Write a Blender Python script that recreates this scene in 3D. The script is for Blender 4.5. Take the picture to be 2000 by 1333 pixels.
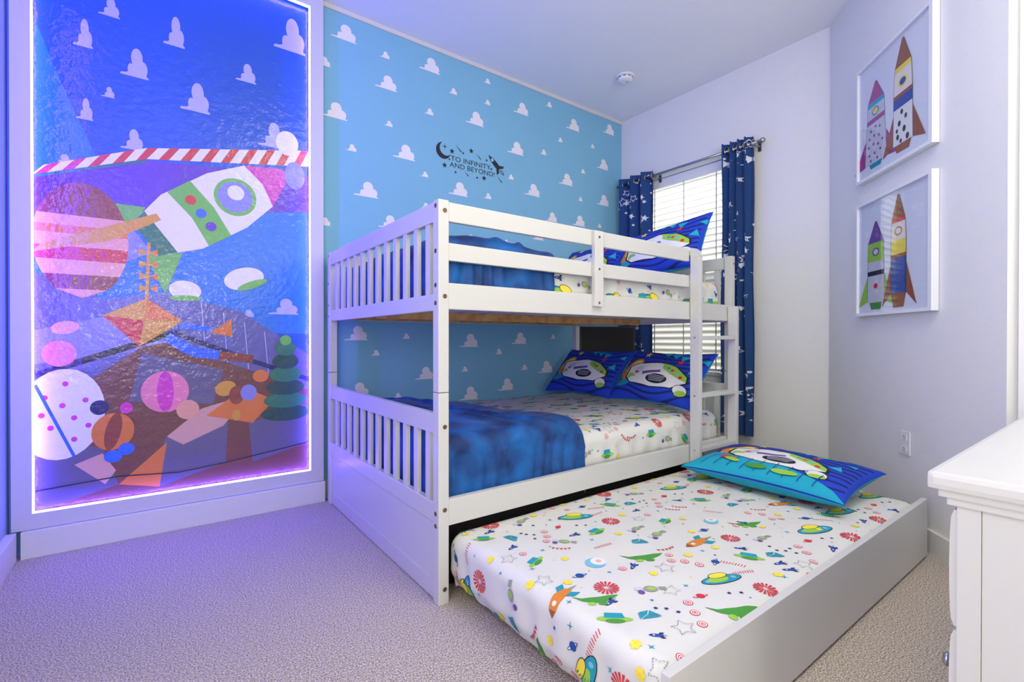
import bpy, bmesh, math, random
from mathutils import Vector, Matrix, noise
from mathutils.geometry import tessellate_polygon
for o in list(bpy.data.objects): bpy.data.objects.remove(o)
S = bpy.context.scene
COL = S.collection
PI = math.pi
random.seed(4)

# ------------------------------------------------------------------ camera
def rad(d): return math.radians(d)
cam = bpy.data.objects.new('camera', bpy.data.cameras.new('camera')); COL.objects.link(cam)
cam.data.sensor_width = 36.0; cam.data.lens = 36.0*938.5/2000; cam.data.clip_start = 0.02
CY, CP, CR = rad(36.67), rad(-0.27), rad(0.04)
_f = Vector((math.sin(CY)*math.cos(CP), math.cos(CY)*math.cos(CP), math.sin(CP)))
_r = Vector((math.cos(CY), -math.sin(CY), 0)); _u = _r.cross(_f)
_c, _s = math.cos(CR), math.sin(CR)
_r2 = _c*_r+_s*_u; _u2 = -_s*_r+_c*_u
cam.matrix_world = Matrix(((_r2.x,_u2.x,-_f.x,0),(_r2.y,_u2.y,-_f.y,0),(_r2.z,_u2.z,-_f.z,0.97),(0,0,0,1)))
S.camera = cam

# ------------------------------------------------------------------ view, world, lights
S.view_settings.view_transform = 'Standard'; S.view_settings.look = 'None'
S.view_settings.exposure = 0.10; S.view_settings.gamma = 1.0; S.view_settings.use_curve_mapping = False
W = bpy.data.worlds.new('daylight'); S.world = W; W.use_nodes = True
bg = W.node_tree.nodes['Background']; bg.inputs[0].default_value = (0.93,0.97,0.95,1); bg.inputs[1].default_value = 0.5
def area(name, loc, aim, sx, sy, power, col):
    l = bpy.data.lights.new(name, 'AREA'); l.shape = 'RECTANGLE'; l.size = sx; l.size_y = sy; l.energy = power; l.color = col
    o = bpy.data.objects.new(name, l); COL.objects.link(o); o.location = loc
    o.rotation_euler = (Vector(aim)-Vector(loc)).to_track_quat('-Z','Y').to_euler(); return o
area('ceiling_light', (1.3,0.1,2.96), (1.3,0.1,0), 0.9, 0.9, 21, (1.0,0.965,0.85))
area('added_bounce_fill', (1.2,-1.2,1.7), (1.3,-0.9,3.0), 1.2, 1.2, 40, (1.0,0.97,0.83))  # added upward fill for soft ambient light, no fixture stands here
area('rear_light', (0.10,-2.1,1.40), (0.6,2.0,1.3), 0.6, 0.6, 15, (1.0,0.98,0.90))  # unseen source behind the camera, gives the highlight on the mural
area('added_left_fill', (-0.50,0.45,1.5), (2.2,0.75,1.5), 1.3, 1.9, 34, (1.0,0.965,0.84))  # added white fill from the left, brightens the right-hand walls; no doorway
area('violet_led_light', (-0.40,2.36,1.75), (0.25,3.0,1.7), 0.06, 2.0, 19, (0.11,0.05,1.0))
area('outside_daylight', (4.4,2.4,3.3), (3.6,2.35,1.5), 1.6, 1.6, 330, (1.0,1.0,0.97))

# ------------------------------------------------------------------ materials
def lin(c):
    return tuple(((v/255)/12.92 if v/255 <= .04045 else ((v/255+.055)/1.055)**2.4) for v in c)+(1.0,)
MATS = {}
def mat(name, rgb, rough=.6, metal=0, coat=0, coat_rough=.1, sheen=0, var=None, vscale=40, bump=0, bscale=200, bdist=.002, emit=None, es=0, trans=0, spec=None, vlo=.35, vhi=.65, detail=4):
    if name in MATS: return MATS[name]
    m = bpy.data.materials.new(name); m.use_nodes = True; n = m.node_tree; b = n.nodes['Principled BSDF']
    c = lin(rgb); b.inputs['Base Color'].default_value = c; b.inputs['Roughness'].default_value = rough; b.inputs['Metallic'].default_value = metal
    if coat: b.inputs['Coat Weight'].default_value = coat; b.inputs['Coat Roughness'].default_value = coat_rough
    if sheen: b.inputs['Sheen Weight'].default_value = sheen; b.inputs['Sheen Roughness'].default_value = .35
    if spec is not None: b.inputs['Specular IOR Level'].default_value = spec
    if trans: b.inputs['Transmission Weight'].default_value = trans
    if emit: b.inputs['Emission Color'].default_value = (*emit,1); b.inputs['Emission Strength'].default_value = es
    tc = None
    if var or bump:
        tc = n.nodes.new('ShaderNodeTexCoord')
    if var:
        t = n.nodes.new('ShaderNodeTexNoise'); t.inputs['Scale'].default_value = vscale; t.inputs['Detail'].default_value = detail
        n.links.new(tc.outputs['Object'], t.inputs['Vector'])
        r = n.nodes.new('ShaderNodeValToRGB'); r.color_ramp.elements[0].position = vlo; r.color_ramp.elements[1].position = vhi
        r.color_ramp.elements[0].color = c; r.color_ramp.elements[1].color = lin(var)
        n.links.new(t.outputs['Fac'], r.inputs['Fac']); n.links.new(r.outputs['Color'], b.inputs['Base Color'])
    if bump:
        t2 = n.nodes.new('ShaderNodeTexNoise'); t2.inputs['Scale'].default_value = bscale; t2.inputs['Detail'].default_value = 3
        n.links.new(tc.outputs['Object'], t2.inputs['Vector'])
        bp = n.nodes.new('ShaderNodeBump'); bp.inputs['Strength'].default_value = bump; bp.inputs['Distance'].default_value = bdist
        n.links.new(t2.outputs['Fac'], bp.inputs['Height']); n.links.new(bp.outputs['Normal'], b.inputs['Normal'])
        if coat: n.links.new(bp.outputs['Normal'], b.inputs['Coat Normal'])
    MATS[name] = m; return m

WALL = mat('matte_wall_paint', (232,232,230), .85, bump=.35, bscale=160, bdist=.003)
CEIL = mat('ceiling_paint', (240,241,243), .9, bump=.3, bscale=120, bdist=.003)
PAPER = mat('blue_wallpaper', (130,190,218), .8); PAPER2 = mat('pale_blue_wallpaper', (165,185,232), .8)
CLOUD = mat('white_cloud_print', (240,236,242), .8)
TRIM = mat('white_trim_paint', (218,218,218), .45)
BED = mat('white_bed_lacquer', (204,204,202), .32, bump=.08, bscale=60, bdist=.001)
WOOD = mat('raw_pine', (214,170,112), .6, var=(186,132,76), vscale=18)
METAL = mat('brushed_nickel', (170,168,170), .28, metal=1)
BOLT = mat('bronze_bolt', (120,100,80), .45, metal=.8)
BLACK = mat('black_plastic', (9,9,11), .3)
BSPECK = mat('speckled_black', (16,16,18), .95, var=(34,34,36), vscale=500)
WPLAST = mat('white_plastic', (236,237,238), .35)
DARK = mat('dark_slot', (30,30,34), .6)

# ------------------------------------------------------------------ mesh builders
def tagobj(o, label=None, cat=None, group=None, kind=None):
    if label: o['label'] = label
    if cat: o['category'] = cat
    if group: o['group'] = group
    if kind: o['kind'] = kind
    return o
def link(name, me, parent=None):
    o = bpy.data.objects.new(name, me); COL.objects.link(o)
    if parent: o.parent = parent; o.matrix_parent_inverse = parent.matrix_world.inverted() if parent.matrix_world else Matrix()
    return o
def empty(name, loc=(0,0,0)):
    o = bpy.data.objects.new(name, None); COL.objects.link(o); o.empty_display_size = .1
    o.matrix_world = Matrix.Translation(loc); return o
def newbm(): return bmesh.new()
def abox(bm, x0,x1,y0,y1,z0,z1, bev=0, mi=0, M=None):
    vs = [bm.verts.new((x,y,z)) for x in (x0,x1) for y in (y0,y1) for z in (z0,z1)]
    F = [(0,1,3,2),(4,6,7,5),(0,4,5,1),(2,3,7,6),(0,2,6,4),(1,5,7,3)]
    fs = [bm.faces.new([vs[i] for i in f]) for f in F]
    for f in fs: f.material_index = mi
    if M is not None: bmesh.ops.transform(bm, matrix=M, verts=vs)
    if bev:
        es = list({e for f in fs for e in f.edges})
        bmesh.ops.bevel(bm, geom=es, offset=bev, segments=2, profile=.7, affect='EDGES')
def aprism(bm, pts, axis, a, b, mi=0):
    # pts: 2d outline; extruded along axis between a and b
    def P(p, h):
        return {'X':(h,p[0],p[1]),'Y':(p[0],h,p[1]),'Z':(p[0],p[1],h)}[axis]
    A = [bm.verts.new(P(p,a)) for p in pts]; B = [bm.verts.new(P(p,b)) for p in pts]
    n = len(pts); fs = [bm.faces.new(A), bm.faces.new(B[::-1])]
    for i in range(n): fs.append(bm.faces.new((A[i],B[i],B[(i+1)%n],A[(i+1)%n])))
    for f in fs: f.material_index = mi
def alathe(bm, prof, M, seg=24, mi=0):
    # prof: list of (r, h); around local z
    rings = []
    for r,h in prof:
        rings.append([bm.verts.new(M@Vector((r*math.cos(2*PI*i/seg), r*math.sin(2*PI*i/seg), h))) for i in range(seg)])
    for a,b in zip(rings, rings[1:]):
        for i in range(seg):
            f = bm.faces.new((a[i],a[(i+1)%seg],b[(i+1)%seg],b[i])); f.smooth = True; f.material_index = mi
    for ring in (rings[0][::-1], rings[-1]): 
        f = bm.faces.new(ring); f.material_index = mi
def atorus(bm, M, R, r, seg=20, s2=8):
    V = [[bm.verts.new(M@Vector(((R+r*math.cos(b))*math.cos(a),(R+r*math.cos(b))*math.sin(a),r*math.sin(b)))) for b in [2*PI*j/s2 for j in range(s2)]] for a in [2*PI*i/seg for i in range(seg)]]
    for i in range(seg):
        for j in range(s2):
            f = bm.faces.new((V[i][j],V[(i+1)%seg][j],V[(i+1)%seg][(j+1)%s2],V[i][(j+1)%s2])); f.smooth = True
def fin(name, bm, mats, parent=None, smooth=False, recalc=True):
    if recalc: bmesh.ops.recalc_face_normals(bm, faces=bm.faces[:])
    me = bpy.data.meshes.new(name); bm.to_mesh(me); bm.free()
    for m in (mats if isinstance(mats,(list,tuple)) else [mats]): me.materials.append(m)
    if smooth:
        for p in me.polygons: p.use_smooth = True
    return link(name, me, parent)
def boxobj(name, b, m, parent=None, bev=.003):
    bm = newbm(); abox(bm, *b, bev=bev); return fin(name, bm, m, parent)
def boxesobj(name, bs, m, parent=None, bev=.003):
    bm = newbm()
    for b in bs: abox(bm, *b, bev=bev)
    return fin(name, bm, m, parent)
def struct(o): o['kind'] = 'structure'; return o

# ------------------------------------------------------------------ printed artwork laid on surfaces
class Canvas:
    def __init__(s): s.P = []; s.L = 0
    def poly(s, pts, m): s.P.append(([tuple(p) for p in pts], m, s.L)); s.L += 1
    def ell(s, cx, cy, rx, ry, m, rot=0, n=28):
        c,sn = math.cos(rot), math.sin(rot)
        s.poly([(cx+rx*math.cos(a)*c-ry*math.sin(a)*sn, cy+rx*math.cos(a)*sn+ry*math.sin(a)*c) for a in [2*PI*i/n for i in range(n)]], m)
    def line(s, pts, w, m, closed=False):
        q = list(pts)+([pts[0]] if closed else [])
        for a,b in zip(q, q[1:]):
            dx,dy = b[0]-a[0], b[1]-a[1]; l = math.hypot(dx,dy) or 1; nx,ny = -dy/l*w/2, dx/l*w/2
            s.poly([(a[0]+nx,a[1]+ny),(b[0]+nx,b[1]+ny),(b[0]-nx,b[1]-ny),(a[0]-nx,a[1]-ny)], m)
    def xf(s, base, cx, cy, sc, rot, fl=1):
        # transform polys added since index base, from unit space to place
        c,sn = math.cos(rot)*sc, math.sin(rot)*sc
        for i in range(base, len(s.P)):
            p,m,l = s.P[i]; s.P[i] = ([(cx+fl*x*c-y*sn, cy+fl*x*sn+y*c) for x,y in p], m, l)
def star_pts(cx, cy, R, r=None, n=5, rot=PI/2):
    r = R*.45 if r is None else r
    return [(cx+(R if k%2==0 else r)*math.cos(rot+PI*k/n), cy+(R if k%2==0 else r)*math.sin(rot+PI*k/n)) for k in range(2*n)]
def union_star(shapes, c, n=72):
    # outline of a union of circles (cx,cy,r) and boxes (x0,x1,y0,y1) that is star-shaped about c
    out = []
    for k in range(n):
        a = 2*PI*k/n; d = (math.cos(a), math.sin(a)); best = .01
        for sh in shapes:
            if len(sh) == 3:
                ox,oy = c[0]-sh[0], c[1]-sh[1]; B = ox*d[0]+oy*d[1]; C = ox*ox+oy*oy-sh[2]**2; D = B*B-C
                if D > 0:
                    t = -B+math.sqrt(D)
                    if t > best and (-B-math.sqrt(D)) < best+.03: best = t
            else:
                tt = 9
                for ax in (0,1):
                    lo,hi = sh[ax*2]-c[ax], sh[ax*2+1]-c[ax]
                    if abs(d[ax]) > 1e-6: tt = min(tt, (hi if d[ax]>0 else lo)/d[ax])
                if tt < 9 and tt > best: best = tt
        out.append((c[0]+d[0]*best, c[1]+d[1]*best))
    return out
CLOUD_U = [(.375,.15,.115),(.585,.40,.205),(.80,.19,.165),(.60,.20,.19),(0.0,1.0,0.0,.055)]
def cloud_outline():
    a = 110; c = (.60,.03); circ = [q for q in CLOUD_U if len(q)==3]; pts = []
    for k in range(80):
        t = PI*(k+.5)/80; d = (math.cos(t), math.sin(t)); best = 0
        for (x,y,r) in circ:
            ox,oy = c[0]-x, c[1]-y; B = ox*d[0]+oy*d[1]; C = ox*ox+oy*oy-r*r; D = B*B-C
            if D > 0: best = max(best, -B+math.sqrt(D))
        if d[1] > 1e-6 and best*d[1] > .055: pts.append((c[0]+d[0]*best, c[1]+d[1]*best))
    x_hi, x_lo = pts[0][0], pts[-1][0]
    return [(0,0.01),(0.0,0.0),(1.0,0.0),(1.0,.035),(max(x_hi,.93),.055)]+pts+[(min(x_lo,.2),.06),(.03,.045)]
CLOUD_PTS = cloud_outline()
def cloud(cv, x, y, w, m, hs=1.0):
    cv.poly([(x+p[0]*w, y+p[1]*w*hs) for p in CLOUD_PTS], m)
def bake(cv, bm, fn, slots, sub=0, h0=.0004, dh=.00004, clip=None, thr=.012):
    for pts, m, l in cv.P:
        if clip:
            for (ax, sgn, val) in clip:
                out = []
                for i in range(len(pts)):
                    a,b = pts[i], pts[(i+1)%len(pts)]; ia = (a[ax]-val)*sgn >= 0; ib = (b[ax]-val)*sgn >= 0
                    if ia: out.append(a)
                    if ia != ib:
                        t = (val-a[ax])/(b[ax]-a[ax]); out.append((a[0]+t*(b[0]-a[0]), a[1]+t*(b[1]-a[1])))
                pts = out
                if len(pts) < 3: break
            if len(pts) < 3: continue
        try: tris = tessellate_polygon([[Vector((p[0],p[1],0)) for p in pts]])
        except Exception: continue
        P = list(pts); T = [tuple(t) for t in tris]
        for _ in range(sub):
            cache = {}; NT = []
            def mid(a,b):
                k = (min(a,b),max(a,b))
                if k not in cache: cache[k] = len(P); P.append(((P[a][0]+P[b][0])/2,(P[a][1]+P[b][1])/2))
                return cache[k]
            for a,b,c in T:
                if max(math.dist(P[a],P[b]),math.dist(P[b],P[c]),math.dist(P[c],P[a])) < thr: NT.append((a,b,c)); continue
                ab,bc,ca = mid(a,b),mid(b,c),mid(c,a); NT += [(a,ab,ca),(ab,b,bc),(ca,bc,c),(ab,bc,ca)]
            T = NT
        h = h0+dh*l
        vs = [bm.verts.new(fn(p[0],p[1],h)) for p in P]
        mi = slots.index(m)
        for a,b,c in T:
            try: f = bm.faces.new((vs[a],vs[b],vs[c])); f.material_index = mi; f.smooth = True
            except ValueError: pass
def surf_fn(base, eps=.004):
    # base(u,v)->Vector ; returns fn(u,v,h) offset along the surface normal
    def fn(u, v, h):
        p = base(u,v)
        if h == 0: return p
        n = (base(u+eps,v)-base(u-eps,v)).cross(base(u,v+eps)-base(u,v-eps))
        if n.length < 1e-12: return p
        return p+n.normalized()*h
    return fn
def grid(bm, fn, u0,u1,nu, v0,v1,nv, mi=0):
    V = [[bm.verts.new(fn(u0+(u1-u0)*i/nu, v0+(v1-v0)*j/nv, 0)) for j in range(nv+1)] for i in range(nu+1)]
    for i in range(nu):
        for j in range(nv):
            f = bm.faces.new((V[i][j],V[i+1][j],V[i+1][j+1],V[i][j+1])); f.smooth = True; f.material_index = mi
    return V
def fold(a, r):
    if a >= r: return a, 0.0
    q = PI*r/2
    if a >= r-q:
        th = (r-a)/r; return r-r*math.sin(th), -(r-r*math.cos(th))
    return 0.0, -r-((r-q)-a)

# ------------------------------------------------------------------ fabric print colours and motifs
def fab(name, rgb): return mat('print_'+name, rgb, .85)
C_ = dict(white=fab('white',(230,230,230)), red=fab('red',(215,40,60)), blue=fab('blue',(30,75,160)), navy=fab('navy',(28,40,105)),
    teal=fab('teal',(30,150,175)), sky=fab('sky',(120,185,215)), yellow=fab('yellow',(240,220,70)), green=fab('green',(70,150,60)),
    lime=fab('lime',(150,200,70)), orange=fab('orange',(215,130,50)), brown=fab('brown',(150,85,55)), grey=fab('grey',(150,155,150)),
    pink=fab('pink',(235,170,185)), purple=fab('purple',(110,75,150)), peach=fab('peach',(225,180,155)), black=fab('black',(25,30,40)),
    royal=fab('royal',(20,62,190)), dstripe=fab('dark_stripe',(12,28,110)), aqua=fab('aqua',(20,165,195)), magenta=fab('magenta',(165,60,140)), cream=fab('cream',(235,230,215)), ltgrey=fab('light_grey',(200,205,215)))
def m_sun(c):
    for k in range(16):
        a = 2*PI*k/16; b = a+PI/16*1.1
        c.poly([(.22*math.cos(a),.22*math.sin(a)),(math.cos(a),math.sin(a)),(.96*math.cos(b),.96*math.sin(b)),(.2*math.cos(b),.2*math.sin(b))], C_['red'])
def m_ring(c):
    for R in (1,.6): 
        c.ell(0,0,R,R,C_['red']); c.ell(0,0,R-.17,R-.17,C_['white'])
    c.ell(0,0,.25,.25,C_['red'])
def m_planet(c, col='blue'):
    c.ell(0,0,1.7,.42,C_[col],.25); c.ell(0,0,1.5,.27,C_['white'],.25); c.ell(0,0,.85,.85,C_[col])
    c.line([(-1.5,-.5),(-.9,-.47),(0,-.3),(.9,.1),(1.5,.4)],.1,C_[col])
def m_rocket(c, body='blue', tip='navy', finc='navy'):
    c.poly([(-1.5,0),(-1,.33),(-.2,.42),(.7,.3),(1,.25),(1,-.25),(.7,-.3),(-.2,-.42),(-1,-.33)],C_[body])
    c.poly([(-1.5,0),(-1,.33),(-1,-.33)],C_[tip])
    c.poly([(.2,.35),(.6,.8),(1.3,.75),(.85,.28)],C_[finc]); c.poly([(.2,-.35),(.6,-.8),(1.3,-.75),(.85,-.28)],C_[finc])
    c.ell(-.6,0,.17,.17,C_['white']); c.poly([(1.05,.15),(1.9,0),(1.05,-.15)],C_['grey'])
def m_bunt(c):
    for k in range(5):
        x = -2+k; y = .1*(k-2)**2; c.poly([(x-.4,y+.3),(x+.4,y+.3),(x,y-.5)],C_['red'])
    c.line([(-2.5,.95),(-1,.5),(0,.35),(1,.5),(2.5,.95)],.06,C_['navy'])
def m_hatch(c):
    for k in range(9): c.line([(-1.6+k*.4,-.35),(-1.4+k*.4,.35)],.1,C_['red'])
def m_crystal(c):
    c.poly([(-1,0),(-.3,.9),(.1,.2)],C_['teal']); c.poly([(-.2,.9),(.9,.6),(.2,.15)],C_['teal']); c.poly([(1,.5),(1.2,-.9),(.25,.05)],C_['teal']); c.poly([(-.9,-.1),(1.1,-1),(.1,.08)],C_['teal'])
def m_dstar(c, col='grey'):
    p = star_pts(0,0,1,.5)
    for i in range(10):
        a,b = p[i],p[(i+1)%10]
        for t in (0,.34,.67):
            c.line([(a[0]+(b[0]-a[0])*t,a[1]+(b[1]-a[1])*t),(a[0]+(b[0]-a[0])*(t+.2),a[1]+(b[1]-a[1])*(t+.2))],.08,C_[col])
def m_flower(c):
    for k in range(6): c.ell(.5*math.cos(k*PI/3),.5*math.sin(k*PI/3),.45,.35,C_['yellow'],k*PI/3,14)
def m_star(c, col='navy'): c.poly(star_pts(0,0,1),C_[col])
def m_spark(c, col='teal'): c.poly(star_pts(0,0,1,.2,4),C_[col])
def m_saucer(c):
    # wide rounded toy saucer
    c.ell(0,-.1,1.8,.62,C_['black'],n=32); c.ell(0,-.1,1.72,.55,C_['teal'],n=32); c.ell(-.3,-.05,.95,.4,C_['lime']); c.ell(.1,.5,.85,.42,C_['black']); c.ell(.1,.5,.78,.36,C_['yellow'])
    c.ell(1.1,-.1,.2,.2,C_['sky']); c.ell(-1.3,-.1,.16,.16,C_['sky'])
def m_orocket(c): 
    m_rocket(c,'orange','brown','teal')
def m_green(c):
    c.poly([(-1.8,.5),(-1.1,-.15),(-.4,-.4),(.4,-.35),(1.2,.1),(1.7,.55),(.9,.5),(.2,.35),(-.5,.3),(-1.1,.2)],C_['green']); c.ell(.3,-.5,.35,.2,C_['green']); c.ell(-.5,-.5,.3,.2,C_['lime'])
def m_sat(c):
    c.ell(0,0,.6,.45,C_['grey']); c.ell(.1,.05,.35,.25,C_['lime']); c.poly([(-1.3,-.25),(-.7,-.15),(-.7,.3),(-1.3,.25)],C_['ltgrey']); c.poly([(1.3,-.25),(.7,-.15),(.7,.3),(1.3,.25)],C_['grey']); c.ell(-.9,-.5,.28,.28,C_['purple'])
def m_ufo(c):
    c.ell(0,0,1.3,.35,C_['lime']); c.poly([(-.75,.1),(-.65,.75),(.65,.75),(.75,.1)],C_['teal']); c.ell(0,-.25,.7,.28,C_['green'])
def m_moon(c):
    c.ell(0,0,1,.9,C_['sky']); c.ell(.35,.3,.75,.65,C_['white']); c.ell(.4,.35,.3,.3,C_['peach'])
MOT = dict(sun=(m_sun,.036), ring=(m_ring,.013), bplanet=(m_planet,.016), rplanet=(lambda c:m_planet(c,'red'),.014), rocket=(m_rocket,.016),
    bunt=(m_bunt,.014), hatch=(m_hatch,.022), crystal=(m_crystal,.026), dstar=(m_dstar,.030), yel=(m_flower,.016), nstar=(m_star,.008), spark=(m_spark,.012),
    saucer=(m_saucer,.042), orocket=(m_orocket,.045), green=(m_green,.042), sat=(m_sat,.034), ufo=(m_ufo,.034), moon=(m_moon,.032))
PAT = {'sun': [(1.06,.96),(1.43,.68),(1.69,.93),(1.46,1.3),(2.1,1.28),(2.06,.67),(.81,1.37),(.81,.75),(2.35,.67)],
'ring': [(1.18,1.38),(1.16,1.34),(1.13,1.31),(1.0,1.28),(1.82,1.36),(1.79,1.32),(1.76,1.29),(1.64,1.26),(1.36,.95),(1.39,.92),(1.41,.88),(1.19,1.01),(1.18,.77),(1.15,.73),(1.12,.69),(.97,.65),(.71,1.02),(.75,.98),(1.81,.75),(1.78,.71),(1.73,.67),(2.01,.93),(2.04,.91),(1.82,.98),(.77,1.53)],
'bplanet': [(1.49,1.49),(1.05,1.06),(1.68,1.03),(1.47,.86),(.82,.92),(.83,1.53),(2.12,.85),(2.13,1.46)],
'rplanet': [(1.25,1.38),(1.24,.77),(1.89,1.36),(1.89,.75)],
'rocket': [(1.0,1.34),(1.01,.9),(.99,.73),(1.64,1.32),(1.23,1.0),(1.01,1.5),(1.63,.86),(1.61,.69),(1.87,.98),(2.53,.67),(1.65,1.49)],
'bunt': [(.77,1.08),(1.13,1.23),(1.42,1.01),(1.82,1.23)],
'hatch': [(.86,.85),(1.26,1.16),(.87,1.46),(1.89,1.12),(1.52,1.44),(1.5,.82),(2.15,.8),(2.11,1.39)],
'crystal': [(.74,1.19),(1.04,.8),(1.04,1.41),(1.39,1.11),(1.68,1.39),(1.67,.77)],
'dstar': [(.94,1.28),(.94,1.1),(1.07,.71),(.9,.66),(1.2,.84),(1.3,.93),(1.68,.68),(1.57,1.25)],
'yel': [(.79,1.01),(1.24,.93),(1.44,.94),(1.09,1.17),(.87,.7),(.92,.74),(1.39,1.2),(1.72,1.15),(.9,1.12),(.9,1.33),(.74,1.26),(.99,1.05),(1.89,.91),(1.55,.7),(1.57,.92),(2.04,.77)],
'nstar': [(1.09,.81),(1.11,.79),(1.12,.76),(1.1,1.42),(1.11,1.4),(1.13,1.38),(1.72,.78),(1.74,.76),(1.75,.73),(1.32,.73),(1.35,.71)],
'spark': [(.92,.97),(1.14,1.02),(.94,.71),(1.26,.83),(1.27,1.45),(1.07,1.26),(1.27,1.22),(.87,.93),(.83,.79),(1.55,.68),(.96,1.18),(.76,1.38),(.7,1.38),(1.39,.81),(1.77,.91)],
'saucer': [(1.38,.79),(2.02,.78),(1.38,1.42),(2.03,1.41),(.73,1.47),(.77,.87),(2.32,.8)],
'orocket': [(.92,1.01),(1.56,.98),(2.22,.99)], 'green': [(1.31,1.02),(1.87,.96),(.7,1.08),(.99,.93),(1.25,.67)],
'sat': [(.84,1.19),(1.5,1.11),(1.16,.88),(1.17,1.51),(1.78,.86),(1.81,1.47),(1.18,1.27)],
'ufo': [(.96,.84),(.96,1.46),(1.6,1.43),(1.0,1.21),(1.34,1.26),(1.64,1.17),(.7,1.3),(1.98,1.23),(1.59,.81)], 'moon': [(1.15,1.09),(1.78,1.06)]}
# the print repeats along the cloth
TILE_U, TILE_V = .64, .62
def sheet_canvas(u0,u1,v0,v1, du=0, dv=0, seed=1):
    rnd = random.Random(seed); cv = Canvas(); used = []
    items = []
    for k, L in PAT.items():
        for (u,v) in L: items.append((k,u,v,0))
    for sx in (-2,-1,0,1,2,3):
        for sy in (-2,-1,0,1,2,3):
            if (sx,sy) == (0,0): continue
            for k, L in PAT.items():
                for (u,v) in L: items.append((k,u+sx*TILE_U,v+sy*TILE_V,1))
    cells = {}
    for k,u,v,rep in items:
        u += du; v += dv
        if not (u0 < u < u1 and v0 < v < v1): continue
        fn_, sc = MOT[k]
        rr = sc*1.1+.008; hit = False
        gx, gy = int(u/.1), int(v/.1)
        if rep:
            for a in (-1,0,1):
                for b in (-1,0,1):
                    for (uu,vv,r2) in cells.get((gx+a,gy+b),()):
                        if math.hypot(u-uu,v-vv) < (rr+r2)*.85: hit = True
        if rep and k in ('sun','saucer','orocket','green','moon','dstar') and any(kk == k and math.hypot(u-a,v-b) < .19 for kk,a,b in used): hit = True
        if hit: continue
        used.append((k,u,v)); cells.setdefault((gx,gy),[]).append((u,v,rr))
        base = len(cv.P); cv.L = 0
        fn_(cv)
        rot = {'saucer':0,'orocket':rnd.uniform(-1,1),'green':-.2,'bunt':rnd.uniform(-.5,.5)}.get(k, rnd.uniform(-.8,.8))
        cv.xf(base, u, v, sc*rnd.uniform(.92,1.08), rot-.35)
    # tiny scattered dots and sparkles
    n = int((u1-u0)*(v1-v0)*150)
    for _ in range(n):
        u,v = rnd.uniform(u0,u1), rnd.uniform(v0,v1); gx,gy = int(u/.1),int(v/.1)
        if any(math.hypot(u-a,v-b) < r+.012 for x in (-1,0,1) for y in (-1,0,1) for (a,b,r) in cells.get((gx+x,gy+y),())): continue
        cells.setdefault((gx,gy),[]).append((u,v,.008)); cv.L = 0; base = len(cv.P)
        k = rnd.choice([m_star,m_spark,m_star,m_spark]); k(cv, rnd.choice(['navy','teal','lime','yellow','blue'])); cv.xf(base,u,v,rnd.uniform(.004,.009),rnd.uniform(-1,1))
    return cv

SHEET = mat('white_cotton_sheet', (216,216,212), .9, bump=.25, bscale=14, bdist=.004)
def mattress(name, x0,x1,y0,y1,z0,z1, du, dv, seed, r=.05):
    Wd, Dp, Hh = x1-x0, y1-y0, z1-z0
    def base(u,v):
        uu = u-x0; vv = v-y0
        a,da = fold(uu,r) if uu < Wd/2 else fold(Wd-uu,r)
        if uu >= Wd/2: a = Wd-a
        b,db = fold(vv,r) if vv < Dp/2 else fold(Dp-vv,r)
        if vv >= Dp/2: b = Dp-b
        dz = da+db if (da > -r and db > -r) else min(da,db)
        dz = max(dz, -Hh)
        w = noise.noise(Vector((u*5,v*9,seed)))*.004
        z = z1+dz+(w if dz > -.02 else 0)
        X, Y = x0+a, y0+b
        # corner rounding
        cx = min(max(X,x0+r),x1-r); cy = min(max(Y,y0+r),y1-r); d = Vector((X-cx,Y-cy,0))
        if abs(d.x) > 1e-5 and abs(d.y) > 1e-5:
            m = max(abs(d.x),abs(d.y)); d = d.normalized()*m; X,Y = cx+d.x,cy+d.y
        if dz < -r*.6:
            t = min(1,(-dz-r*.6)/.05); wv = .004*t*(noise.noise(Vector((u*14,v*14,seed+3)))+.6*math.sin((X+Y)*60+3*noise.noise(Vector((u*4,v*4,1)))))
            tuck = .03*max(0,(-dz-Hh*.72)/(Hh*.28))
            if da < -r*.6: X += (wv+tuck if uu < Wd/2 else -wv-tuck)
            if db < -r*.6: Y += (wv+tuck if vv < Dp/2 else -wv-tuck)
        return Vector((X,Y,z))
    fn = surf_fn(base); bm = newbm(); ext = Hh+r*PI/2-r-.001
    slots = [SHEET]+list(C_.values()); u0,u1,v0,v1 = x0-ext,x1+ext,y0-ext,y1+ext
    grid(bm, fn, u0,u1,int((u1-u0)/.013), v0,v1,int((v1-v0)/.013))
    abox(bm, x0+.04,x1-.04,y0+.04,y1-.04,z0,z1-.03, bev=.02)
    cv = sheet_canvas(u0+.03,u1-.03,v0+.03,v1-.03,du,dv,seed)
    cv.P = [p for p in cv.P if not ((p[0][0][0] < x0-.01 or p[0][0][0] > x1+.01) and (p[0][0][1] < y0-.01 or p[0][0][1] > y1+.01))]
    bake(cv, bm, fn, slots, sub=3, h0=.0016, dh=.00008)
    me = bpy.data.meshes.new(name); bm.to_mesh(me); bm.free()
    for m in slots: me.materials.append(m)
    return link(name, me)

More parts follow.
